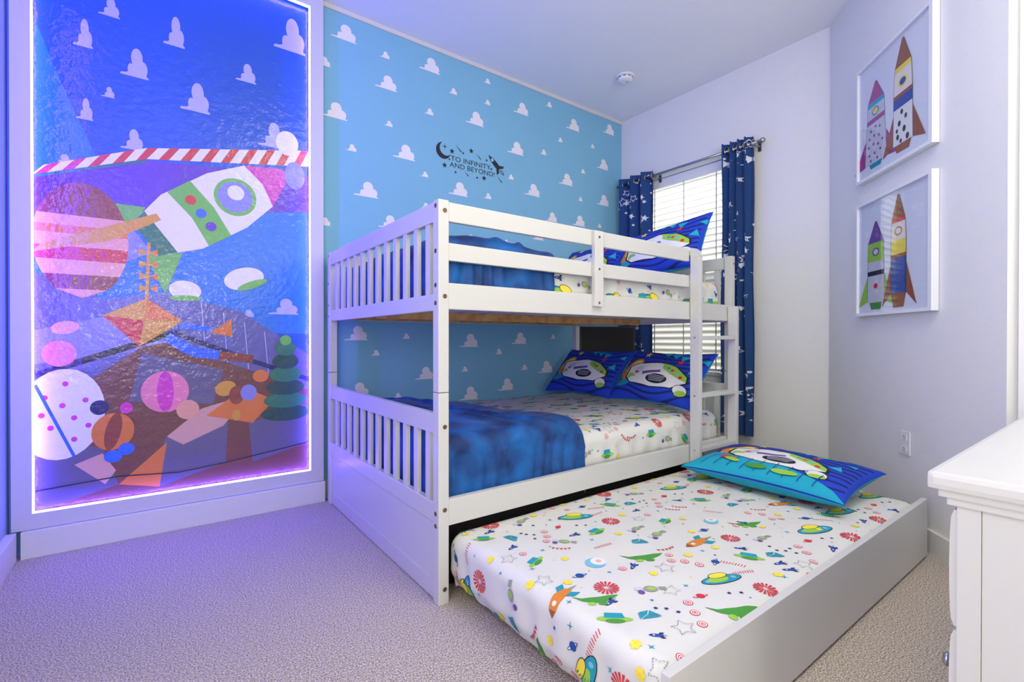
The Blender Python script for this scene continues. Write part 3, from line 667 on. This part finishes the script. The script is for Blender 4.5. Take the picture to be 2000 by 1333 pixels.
# ================================================================== MATTRESSES
m1 = mattress('mattress', .895,2.785,1.60,2.90,.313,.53, 0.13,.95,11, .06); tagobj(m1, 'mattress in white space-print sheet on the lower bunk', 'mattress')
m2 = mattress('mattress', .895,2.785,1.60,2.90,1.1245,1.315, -.2,1.3,12, .05); tagobj(m2, 'mattress in white space-print sheet on the upper bunk', 'mattress')
m3 = mattress('mattress', .885,2.735,.632,1.600,.045,.240, 0,0,13, .045); tagobj(m3, 'mattress in white space-print sheet on the pulled-out trundle', 'mattress')

# ================================================================== TRUNDLE
td = empty('trundle_drawer', (1.8,1.1,0)); tagobj(td, 'low white trundle drawer pulled out from under the bunk bed with tall front board', 'trundle')
boxobj('front_board', (.862,2.748,.605,.627,.012,.262), BED, td, .002)
boxobj('base', (.95,2.70,.628,1.58,.026,.044), WOOD, td, .001)
for x in (1.0,2.6):
    for y in (.72,1.5):
        bm = newbm(); alathe(bm, [(.013,-.008),(.013,.008)], Matrix.Translation((x,y,.013))@Matrix.Rotation(PI/2,4,'X'), 16); fin('wheel', bm, DARK, td)

# ================================================================== BLANKETS
VEL = mat('blue_plush', (0,40,100), .7, sheen=.10, var=(2,98,176), vscale=7, bump=.5, bscale=22, bdist=.008, vlo=.36, vhi=.68, detail=6)  # noise mixes lit-top and dark-fold blues into the plush colour
def blanket(name, x0, y0, y1, zt, drop_x, drop_y, xr, seed, hump=.0, lay=.07, zmin=None):
    # xr(y): right edge; lay: height above the mattress where the edge comes down
    r = .06
    def base(u,v):
        # u from -drop_x .. 1 (fraction of width beyond 0), v from -drop_y .. (y1-y0)
        b,db = fold(v, r); Y = y0+b; R = xr(max(Y,y0+.0))-x0
        ua = u if u < 0 else u*R
        if u <= 1:
            a,da = fold(ua, r); X = x0+a
            e = R-ua
            if e < .06 and ua > .1: 
                th = (1-e/.06); da -= lay*(1-math.sqrt(max(0,1-th*th)))
        dz = min(da,db) if u*R < .3 else da+db
        if zmin is not None: pass
        nz = Vector((X*3.2,Y*3.2,seed)); w = noise.noise(nz)*.022+noise.noise(nz*3)*.007
        top = min(1, max(0,1+dz/.05))
        cr = .016*math.exp(-((e-.20-.05*math.sin(Y*4))/.022)**2)+.010*math.exp(-((e-.33)/.03)**2)
        z = zt+dz+top*(w+cr+hump*math.sin(PI*min(1,max(0,b/(y1-y0)))))
        if db < -r: 
            Y += .006*math.sin(X*85+7*noise.noise(Vector((X*5,z*2,seed))))+.010*noise.noise(Vector((X*24,z*7,seed)))-.001
        if da < -r and ua < 0.1: X += .003*math.sin(Y*50+3*noise.noise(Vector((Y*5,z*3,seed))))
        return Vector((X,Y,z))
    fn = surf_fn(base); bm = newbm()
    nu, nv = 110, 130
    ub = -drop_x; us = [ub*(1-i/26) for i in range(26)]+[i/84 for i in range(85)]
    vs = [-drop_y+(y1-y0+drop_y)*j/nv for j in range(nv+1)]
    V = [[bm.verts.new(fn(u if u < 0 else u, v, 0)) for v in vs] for u in us]
    for i in range(len(us)-1):
        for j in range(nv):
            f = bm.faces.new((V[i][j],V[i+1][j],V[i+1][j+1],V[i][j+1])); f.smooth = True
    o = fin(name, bm, VEL, None, smooth=True, recalc=False)
    s = o.modifiers.new('thick','SOLIDIFY'); s.thickness = .008; s.offset = -1
    return o
b1 = blanket('blanket', .873, 1.587, 2.895, .598, .27, .26, lambda y: 1.60-.26*(y-1.6), 3, .02, .058)
tagobj(b1, 'blue plush blanket folded over the foot of the lower bunk', 'blanket')
b2 = blanket('blanket', .873, 1.587, 2.895, 1.372, .22, .18, lambda y: 1.417+.66*(1-math.exp(-(y-1.587)*1.6)), 7, .02, .05)
tagobj(b2, 'blue plush blanket folded over the foot of the upper bunk', 'blanket')

# ================================================================== PILLOWS
PILB = C_['royal']
def pillow_art(cv, w, h, seed):
    for k in range(9):
        y = -h/2+h*(k+.5)/9; pts = [(-w/2+w*i/16, y+.018*math.sin(i*.45+k*.7)+.06*(i/16-.5)**2*4-.03) for i in range(17)]
        cv.L = 0; cv.line(pts, .014, C_['dstripe']); cv.P = [(p,m,0) if m is C_['dstripe'] else (p,m,l) for p,m,l in cv.P]
    cv.L = 3
    for (x,y,s_,r) in [(.02,.17,.045,.3),(.09,.155,.045,.15),(.16,.13,.045,-.1),(.27,.02,.04,.9),(-.30,.19,.03,.2),(.30,.12,.03,.6)]:
        b0 = len(cv.P); cv.poly([(-1,.6),(1,.6),(.1,-1)], C_['aqua']); cv.xf(b0,x,y,s_*.8,r)
    cv.L = 4
    # orange and cream toy shapes behind
    cv.ell(-.21,.02,.055,.10,C_['orange'],-.7); cv.ell(-.20,.03,.035,.07,C_['yellow'],-.7); cv.ell(-.22,-.10,.07,.035,C_['teal'],.2); cv.ell(-.235,-.055,.045,.02,C_['orange'],.1)
    cv.poly(star_pts(-.13,.15,.032), C_['yellow']); cv.poly(star_pts(.16,.085,.026), C_['red'])
    # plain white rocket with lime nose and dark grille
    b0 = len(cv.P)
    def rk(k, off):
        return [(x*k+off[0],y*k+off[1]) for x,y in [(-1.25,.25),(-.9,.42),(0,.55),(.7,.42),(1.2,.12),(1.25,-.1),(.8,-.42),(0,-.52),(-.9,-.42),(-1.2,-.2)]]
    cv.poly(rk(1.06,(0,0)), C_['black']); cv.poly(rk(1,(0,0)), C_['white'])
    cv.poly([(.15,.55),(.7,.42),(1.2,.12),(1.25,-.08),(.95,-.02),(.55,.12),(.2,.3)], C_['lime'])
    cv.ell(.45,.33,.07,.05,C_['teal']); cv.ell(.62,.26,.07,.05,C_['red']); cv.ell(1.0,.05,.07,.06,C_['red']); cv.ell(.8,.18,.09,.05,C_['sky'])
    cv.poly([(-.55,.05),(.15,.22),(.2,.12),(-.5,-.08)], C_['purple'])
    cv.ell(.15,-.18,.42,.2,C_['black'],.05)
    for k in range(4): cv.line([(-.2+.03*k,-.08-k*.065),(.5-.03*k,-.05-k*.065)], .02, C_['ltgrey'])
    cv.ell(-.75,.12,.22,.17,C_['ltgrey'],.6); cv.ell(-.8,.02,.08,.06,C_['red']); cv.ell(-.95,-.2,.22,.14,C_['lime'],-.6); cv.ell(-.8,-.32,.24,.12,C_['white'],-.2)
    cv.ell(1.15,-.42,.26,.2,C_['black']); cv.ell(1.15,-.42,.24,.18,C_['white']); cv.ell(1.2,-.52,.2,.1,C_['lime'],.3)
    cv.xf(b0, .012, -.035, .192, -.05)
def pillow(name, w, h, T, M, seed, band=False):
    bm = newbm()
    def base(u,v):
        a,b_ = max(-1,min(1,u/(w/2))), max(-1,min(1,v/(h/2)))
        x = w/2*a*(1-.07*(1-b_*b_)); y = h/2*b_*(1-.13*(1-a*a))
        t_ = max(0,(1-a*a)*(1-b_*b_)); z = T/2*t_**.42+.006*noise.noise(Vector((u*9,v*9,seed)))*min(1,t_*6)+.0015
        return M@Vector((x,y,z))
    def baseb(u,v):
        a,b_ = max(-1,min(1,u/(w/2))), max(-1,min(1,v/(h/2)))
        x = w/2*a*(1-.07*(1-b_*b_)); y = h/2*b_*(1-.13*(1-a*a)); t_ = max(0,(1-a*a)*(1-b_*b_))
        return M@Vector((x,y,-T/2*t_**.42-.0015))
    slots = [PILB,C_['aqua']]+[c for c in C_.values() if c not in (PILB,C_['aqua'])]
    grid(bm, surf_fn(base), -w/2,w/2,120,-h/2,h/2,84,0); grid(bm, surf_fn(baseb), w/2,-w/2,36,-h/2,h/2,28,1)
    # closing seam
    n = 60
    for (ax,sg) in ((0,1),(0,-1),(1,1),(1,-1)):
        for i in range(n):
            t0,t1 = -1+2*i/n,-1+2*(i+1)/n
            q = [(sg,t0),(sg,t1)] if ax == 0 else [(t0,sg),(t1,sg)]
            A = [base(q[0][0]*w/2,q[0][1]*h/2), base(q[1][0]*w/2,q[1][1]*h/2), baseb(q[1][0]*w/2,q[1][1]*h/2), baseb(q[0][0]*w/2,q[0][1]*h/2)]
            f = bm.faces.new([bm.verts.new(p) for p in A]); f.material_index = 1
    cv = Canvas()
    pillow_art(cv, w*.96, h*.94, seed)
    if band:
        k0 = cv.L; cv.L = 0
        cv.P.insert(36, ([(-w/2,-h/2),(w/2,-h/2),(w/2*.85,-h/2*.80),(0,-h/2*.40),(-w/2*.8,-h/2*.25),(-w/2,-h/2*.3)], C_['aqua'], 5))
        cv.L = 60
        for k in range(9): cv.line([(-.28+k*.065,-h/2*.9),(-.26+k*.065,-h/2*.5)], .004, C_['blue'])
        cv.ell(-.17,-.16,.05,.018,C_['red'],-.2); cv.ell(-.15,-.17,.04,.015,C_['lime'],-.2); cv.ell(-.02,-.19,.05,.018,C_['green']); cv.ell(.11,-.19,.06,.018,C_['lime'],.05)
    bake(cv, bm, surf_fn(base), slots, sub=7, thr=.0075, h0=.0010, dh=.00011, clip=[(0,1,-w/2*.996),(0,-1,w/2*.996),(1,1,-h/2*.996),(1,-1,h/2*.996)])
    o = fin(name, bm, slots, None, recalc=False)
    me = o.data; ctr = M.translation.copy(); me.transform(Matrix.Translation(-ctr)); o.location = ctr
    return o
def pm(c, lean, roll=0, turn=0):
    s_,c_ = math.sin(rad(lean)),math.cos(rad(lean))
    R = Matrix(((0,c_,-s_,0),(-1,0,0,0),(0,s_,c_,0),(0,0,0,1)))
    return Matrix.Translation(c)@Matrix.Rotation(rad(turn),4,'Z')@R@Matrix.Rotation(rad(roll),4,'Z')
tagobj(pillow('pillow', .665,.43,.14, pm((2.60,2.535,.722),48), 1), 'blue cartoon-print pillow on the lower bunk nearest the blue wall', 'pillow')
tagobj(pillow('pillow', .625,.43,.15, pm((2.60,1.900,.722),48,-1), 2), 'blue cartoon-print pillow on the lower bunk beside the ladder', 'pillow')
tagobj(pillow('pillow', .64,.42,.14, pm((2.60,2.53,1.505),50), 3), 'blue cartoon-print pillow on the upper bunk nearest the blue wall', 'pillow')
tagobj(pillow('pillow', .62,.44,.15, pm((2.60,1.90,1.532),56,8), 4), 'blue cartoon-print pillow on the upper bunk with one corner sticking up before the window', 'pillow')
tagobj(pillow('pillow', .74,.50,.15, pm((2.45,1.11,.326),5), 5, True), 'blue cartoon-print pillow lying flat on the trundle mattress', 'pillow')

# ================================================================== TV, NIGHTSTAND
tv = empty('television', (3.155,2.85,.79)); tagobj(tv, 'small black flat television on the nightstand behind the bunk bed', 'television')
a_,b_ = Vector((2.97,3.0)),Vector((3.335,2.70)); d_ = (b_-a_).normalized(); nn = Vector((d_.y,-d_.x))
if nn.dot(Vector((-1,-1))) < 0: nn = -nn
ang = math.atan2(d_.y,d_.x); L_ = (b_-a_).length
Mt = Matrix.Translation((a_.x,a_.y,0))@Matrix.Rotation(ang,4,'Z')
SCR = mat('dark_screen', (10,10,13), .45, spec=.3)
bm = newbm(); abox(bm, 0,L_,-.012,.018,.815,1.075, bev=.004, M=Mt); fin('casing', bm, BLACK, tv)
bm = newbm(); abox(bm, .012,L_-.012,-.0135,-.0121,.832,1.063, M=Mt); fin('screen', bm, SCR, tv)
bm = newbm(); abox(bm, L_/2-.012,L_/2+.012,0,.012,.785,.82, bev=.002, M=Mt); fin('neck', bm, METAL, tv)
bm = newbm(); abox(bm, L_/2-.1,L_/2+.1,-.05,.06,.778,.786, bev=.002, M=Mt); fin('foot', bm, BLACK, tv)
ns = empty('nightstand', (3.15,2.76,0)); tagobj(ns, 'white nightstand in the corner behind the bunk bed holding the television', 'nightstand')
boxobj('top', (2.93,3.42,2.50,3.005,.752,.777), BED, ns, .004); boxobj('body', (2.95,3.40,2.52,3.0,.08,.752), BED, ns, .003)
for z in (.42,.12):
    dr = boxobj('drawer', (2.938,2.950,2.54,2.98,z,z+.28), BED, ns, .003)
    bm = newbm(); alathe(bm, [(.004,0),(.006,.012),(.013,.02),(.006,.026)], Matrix.Translation((2.938,2.76,z+.14))@Matrix.Rotation(-PI/2,4,'Y'), 16); fin('knob', bm, METAL, dr)
for x in (2.97,3.35):
    for y in (2.54,2.95): boxobj('leg', (x,x+.03,y,y+.03,0,.081), BED, ns, .002)

# ================================================================== CURTAINS
CUR = mat('navy_curtain', (20,66,124), .8, sheen=.2); SIL = mat('silver_star_print', (226,230,240), .5)
def curtain(name, y0, y1, z0, z1, folds, amp, seed, spread=0):
    cw = (y1-y0)*2.0; rnd = random.Random(seed)
    def base(u,v):
        t_ = u/cw; s_ = 2*PI*folds*t_
        sp = 1+spread*(1-(v-z0)/(z1-z0)); am = amp*(1-.25*(1-(v-z0)/(z1-z0)))
        return Vector((3.462+am*math.sin(s_+.15*math.sin(v*3+seed)), y0+(y1-y0)*(t_-.5)*sp+(y1-y0)/2+.012*math.sin(2*s_)+.004*math.sin(v*5+t_*9), v))
    fn = surf_fn(base); bm = newbm(); grid(bm, fn, 0,cw,int(folds*26), z0,z1,24, 0)
    for side in (1,):
        cv = Canvas()
        for _ in range(int(cw*(z1-z0)*105)):
            u,v = rnd.uniform(.03,cw-.03), rnd.uniform(z0+.04,z1-.04); k = rnd.random(); cv.L = rnd.randint(0,6); rt = rnd.uniform(0,1.2)
            if k < .40: cv.poly(star_pts(u,v,rnd.uniform(.016,.030),None,5,rt), SIL)
            elif k < .52:
                R = rnd.uniform(.028,.04); p = star_pts(u,v,R,R*.5,5,rt); cv.line(p,.004,SIL,True)
            elif k < .75: cv.ell(u,v,.009,.009,SIL,0,12)
            else: cv.poly(star_pts(u,v,.010,None,5,rt), SIL)
        # the printed side faces into the room (-X)
        bake(cv, bm, lambda a,b,h: fn(a,b,-h) if flip else fn(a,b,h), [CUR,SIL], sub=3, h0=.0016, dh=.00005, clip=[(0,1,.01),(0,-1,cw-.01),(1,1,z0+.005),(1,-1,z1-.005)])
        cv2 = cv
        bake(cv2, bm, lambda a,b,h: fn(a,b,h) if flip else fn(a,b,-h), [CUR,SIL], sub=3, h0=.0016, dh=.00005, clip=[(0,1,.01),(0,-1,cw-.01),(1,1,z0+.005),(1,-1,z1-.005)])
    o = fin(name, bm, [CUR,SIL], None, recalc=False)
    for k in range(int(folds*2)):
        y = base((k+.5)/(folds*2)*cw, z1-.05).y if False else base(cw*(k+0.0+.001)/(folds*2), z1-.05)
        bm = newbm(); atorus(bm, Matrix.Translation((3.462,y.y,z1-.055))@Matrix.Rotation(PI/2,4,'X'), .024,.005); tagobj(fin('grommet', bm, METAL, o), 'silver grommet ring')
    return o
flip = False
c1 = curtain('curtain', 1.745,1.972,.262,2.435,4,.034,5,.12); tagobj(c1, 'navy curtain with silver stars gathered at the right side of the window by the ladder', 'curtain', 'navy star curtains at the window')
c2 = curtain('curtain', 2.615,2.985,.262,2.435,3,.040,8,.02); tagobj(c2, 'navy curtain with silver stars hanging at the left side of the window behind the television', 'curtain', 'navy star curtains at the window')
rod = empty('curtain_rod', (3.462,2.35,2.38)); tagobj(rod, 'silver curtain rod above the window', 'curtain rod')
bm = newbm(); alathe(bm, [(.0115,0),(.0115,1.30)], Matrix.Translation((3.462,3.01,2.38))@Matrix.Rotation(PI/2,4,'X'), 16); fin('rod', bm, METAL, rod)
for y,sg in ((1.71,1),(3.01,-1)):
    if sg == 1:
        bm = newbm(); alathe(bm, [(.006,-.005),(.013,0),(.008,.012),(.018,.022),(.020,.034),(.012,.048),(.002,.052)], Matrix.Translation((3.462,y,2.38))@Matrix.Rotation(PI/2,4,'X'), 20); fin('finial', bm, METAL, rod)
for y in (1.735,2.592):
    boxesobj('bracket', [(3.462,3.5445,y-.005,y+.005,2.362,2.372),(3.538,3.5445,y-.012,y+.012,2.335,2.40),(3.45,3.472,y-.005,y+.005,2.362,2.370)], METAL, rod, .001)

# ================================================================== PICTURES ON THE ANGLED WALL
def dpt(t_, z, off): # along the angled wall from the far corner
    p = Vector((D0.x,D0.y))+t_*Vector((-.722,-.692))+off*Vector((-.692,.722)); return Vector((p.x,p.y,z))
PICF = mat('white_picture_frame', (236,238,242), .3); PAPERW = mat('poster_paper', (222,228,238), .7)
AC = clear('clear_acrylic')
def picture(label, z0, z1, artf):
    t0,t1 = .378,1.006; e = empty('picture_frame', dpt((t0+t1)/2,z0,.0)); tagobj(e, label, 'picture')
    w = .024
    def pb(bm, a,b,c,d,o0,o1):
        vs = [bm.verts.new(dpt(t_,z,o)) for t_ in (a,b) for z in (c,d) for o in (o0,o1)]
        for f in ((0,1,3,2),(4,6,7,5),(0,4,5,1),(2,3,7,6),(0,2,6,4),(1,5,7,3)): bm.faces.new([vs[i] for i in f])
    bm = newbm()
    for q in ((t0,t0+w*.6,z0,z1),(t1-w,t1,z0,z1),(t0+w*.6,t1-w,z0,z0+w*.7),(t0+w*.6,t1-w,z1-w*.7,z1)): pb(bm,*q,.002,.032)
    bmesh.ops.recalc_face_normals(bm, faces=bm.faces[:]); fin('frame', bm, PICF, e)
    bm = newbm(); pb(bm, t0+.01,t1-.015,z0+.01,z1-.01,.003,.018); cv = Canvas(); artf(cv)
    slots = [PAPERW]+list(C_.values())
    # viewer's left is the far end (small t)
    bake(cv, bm, lambda u,v,h: dpt(t0+u*(t1-t0), z0+v*(z1-z0), .018+h), slots, 0, .0004, .00006)
    fin('poster', bm, slots, e, recalc=False)
    bm = newbm(); pb(bm, t0+.012,t1-.02,z0+.014,z1-.014,.0235,.0250); bmesh.ops.recalc_face_normals(bm, faces=bm.faces[:]); fin('glazing', bm, AC, e)
def rocket_fig(cv, cx, w, segs, fins, finc):
    # upright plain toy rocket built from coloured bands: segs [(v0,v1,w0,w1,colour)]
    cv.poly([(cx-w*.5,fins[0]),(cx-w*1.1,fins[1]),(cx-w*.5,fins[2])], C_[finc]); cv.poly([(cx+w*.5,fins[0]),(cx+w*1.1,fins[1]),(cx+w*.5,fins[2])], C_[finc])
    for v0,v1,w0,w1,c in segs:
        n = 6; L = [(cx-w*(w0+(w1-w0)*i/n)/2, v0+(v1-v0)*i/n) for i in range(n+1)]; R = [(cx+w*(w0+(w1-w0)*i/n)/2, v0+(v1-v0)*i/n) for i in range(n+1)][::-1]
        cv.poly([(x+(.004 if x > cx else -.004),y) for x,y in L+R], C_['black']); cv.poly(L+R, C_[c])
def art_up(cv):
    rocket_fig(cv, .27, .30, [(.08,.12,.45,.6,'teal'),(.12,.46,1.05,.85,'ltgrey'),(.46,.50,.85,.85,'magenta'),(.50,.60,.85,.8,'ltgrey'),(.60,.64,.8,.75,'aqua'),(.64,.80,.75,.06,'magenta')], (.12,.10,.34), 'magenta')
    for (x,y) in [(.2,.40),(.27,.42),(.33,.40),(.18,.34),(.25,.35),(.32,.33),(.37,.28),(.17,.27),(.24,.28),(.31,.26),(.18,.2),(.26,.2),(.34,.21),(.2,.15),(.3,.15)]: cv.ell(x,y,.013,.011,C_['magenta'])
    cv.ell(.27,.55,.05,.035,C_['teal']); cv.ell(.27,.55,.035,.025,C_['yellow'])
    rocket_fig(cv, .64, .24, [(.08,.14,.6,.8,'brown'),(.14,.42,1.0,.95,'white'),(.42,.50,.95,.95,'blue'),(.50,.53,.95,.95,'brown'),(.53,.70,.95,.85,'cream'),(.70,.74,.85,.8,'yellow'),(.74,.94,.8,.06,'brown')], (.14,.10,.38), 'brown')
    cv.ell(.64,.61,.055,.04,C_['yellow']); cv.ell(.64,.61,.038,.027,C_['blue'])
    for (x,y,r) in [(.58,.2,.018),(.66,.24,.02),(.7,.17,.02),(.6,.3,.018),(.68,.33,.016),(.63,.38,.016),(.57,.25,.014),(.62,.16,.014)]: cv.ell(x,y,r,r*1.2,C_['black'])
def art_lo(cv):
    rocket_fig(cv, .28, .25, [(.05,.11,.5,.7,'green'),(.11,.34,.95,.95,'ltgrey'),(.34,.38,.95,.95,'black'),(.38,.46,.95,.95,'ltgrey'),(.46,.62,.95,.9,'lime'),(.62,.80,.9,.06,'purple')], (.12,.07,.34), 'lime')
    cv.ell(.28,.54,.05,.035,C_['purple']); cv.ell(.28,.54,.034,.024,C_['ltgrey']); cv.ell(.28,.25,.03,.022,C_['red'])
    rocket_fig(cv, .59, .20, [(.05,.16,.6,.9,'brown'),(.16,.44,.95,.95,'blue'),(.44,.47,.95,.95,'brown'),(.47,.58,.95,.95,'yellow'),(.58,.72,.95,.85,'cream'),(.72,.75,.85,.8,'red'),(.75,.94,.8,.06,'brown')], (.16,.06,.40), 'brown')
    cv.ell(.59,.65,.05,.036,C_['orange']); cv.ell(.59,.65,.034,.025,C_['white'])
picture('white-framed poster of two colourful rockets, upper of the two on the angled wall', 1.848, 2.492, art_up)
picture('white-framed poster of two colourful rockets, lower of the two on the angled wall', 1.098, 1.731, art_lo)

# outlet on the angled wall
ot = empty('wall_outlet', dpt(.78,.458,0)); tagobj(ot, 'white double wall outlet low on the angled grey wall', 'outlet')
def dbox(name, a,b,c,d,o0,o1, m, parent, bev=0):
    bm = newbm(); vs = [bm.verts.new(dpt(t_,z,o)) for t_ in (a,b) for z in (c,d) for o in (o0,o1)]
    fs = [bm.faces.new([vs[i] for i in f]) for f in ((0,1,3,2),(4,6,7,5),(0,4,5,1),(2,3,7,6),(0,2,6,4),(1,5,7,3))]
    bmesh.ops.recalc_face_normals(bm, faces=bm.faces[:])
    if bev: bmesh.ops.bevel(bm, geom=bm.edges[:], offset=bev, segments=2, affect='EDGES')
    return fin(name, bm, m, parent)
dbox('cover_plate', .744,.819,.400,.517,.0005,.006, WPLAST, ot, .002)
for z in (.430,.487):
    s_ = dbox('socket', .765,.798,z-.014,z+.014,.006,.0085, WPLAST, ot, .001)
    for dt in (-.007,.006): dbox('slot', .7815+dt,.7815+dt+.0025,z-.002,z+.008,.0085,.0088, DARK, s_)
    dbox('slot', .779,.784,z-.010,z-.006,.0085,.0088, DARK, s_)

# smoke detector
sd = empty('smoke_detector', (2.94,2.48,ZC)); tagobj(sd, 'round white smoke detector on the ceiling near the window', 'smoke detector')
Md = Matrix.Translation((2.94,2.48,ZC))@Matrix.Rotation(PI,4,'X')
bm = newbm(); alathe(bm, [(.070,0),(.070,.010),(.064,.014)], Md, 32); fin('mounting_plate', bm, WPLAST, sd)
bm = newbm(); alathe(bm, [(.060,.0145),(.060,.030),(.052,.040),(.030,.044)], Md, 32); cvb = fin('cover', bm, WPLAST, sd)
for k in range(10):
    a2 = 2*PI*k/10; bm = newbm(); abox(bm, .0595,.0612,-.008,.008,.019,.024, M=Md@Matrix.Rotation(a2,4,'Z')); fin('vent', bm, DARK, cvb)
bm = newbm(); alathe(bm, [(.007,.0435),(.007,.0458)], Md@Matrix.Translation((.012,.01,0)), 12); fin('button', bm, mat('grey_plastic',(150,155,160),.5), cvb)

# ================================================================== DRESSER
DR = mat('satin_white_dresser', (200,200,199), .35)
dd = empty('dresser', (1.75,-.03,0)); tagobj(dd, 'white dresser with moulded top and bulging drawer fronts in the near right corner', 'dresser')
bx0,bx1,by0,by1 = 1.080,2.36,-.27,.200
boxobj('top', (bx0-.022,bx1+.022,by0-.01,by1+.035,.716,.745), DR, dd, .009)
boxobj('moulding', (bx0-.012,bx1+.012,by0-.004,by1+.022,.703,.7165), DR, dd, .004)
boxobj('moulding', (bx0-.006,bx1+.006,by0-.002,by1+.012,.690,.7035), DR, dd, .003)
boxobj('carcass', (bx0+.006,bx1-.006,by0+.004,by1-.004,.07,.691), DR, dd, 0)
boxobj('side_stile', (bx0,bx0+.008,by1-.030,by1,.0,.690), DR, dd, .0015)
boxobj('side_panel', (bx0+.0015,bx0+.0075,by0+.032,by1-.0305,.09,.690), DR, dd, .0015)
boxobj('side_stile', (bx0,bx0+.008,by0,by0+.031,.0,.690), DR, dd, .0015)
boxobj('side_rail', (bx0,bx0+.008,by0+.031,by1-.030,.03,.09), DR, dd, .0015)
boxobj('leg', (bx0+.005,bx0+.06,by1-.06,by1-.002,0,.07), DR, dd, .003); boxobj('leg', (bx1-.06,bx1-.005,by1-.06,by1-.002,0,.07), DR, dd, .003)
boxobj('leg', (bx0+.005,bx0+.06,by0+.002,by0+.06,0,.07), DR, dd, .003); boxobj('leg', (bx1-.06,bx1-.005,by0+.002,by0+.06,0,.07), DR, dd, .003)
for (z0,z1) in ((.485,.682),(.285,.478),(.085,.278)):
    for (xa,xb_) in ((bx0+.004,(bx0+bx1)/2-.008),((bx0+bx1)/2+.008,bx1-.004)):
        pts = []
        for i in range(17):
            t_ = i/16; z = z0+(z1-z0)*t_; bul = .008+.006*math.sin(PI*t_)**.3
            pts.append((by1-.004+bul, z))
        pts = [(by1-.0045,z0)]+pts+[(by1-.0045,z1)]
        bm = newbm(); aprism(bm, pts, 'X', xa, xb_); q = fin('drawer', bm, DR, dd)
        for xk in ((xa+.30, xb_-.30) if z0 > .4 else (xa+.085, xb_-.085)):
            bm = newbm(); alathe(bm, [(.004,0),(.005,.008),(.012,.012),(.013,.017),(.008,.021),(.002,.022)], Matrix.Translation((xk,by1+.013,(z0+z1)/2))@Matrix.Rotation(-PI/2,4,'X'), 20); tagobj(fin('knob', bm, METAL, q), 'metal knob')
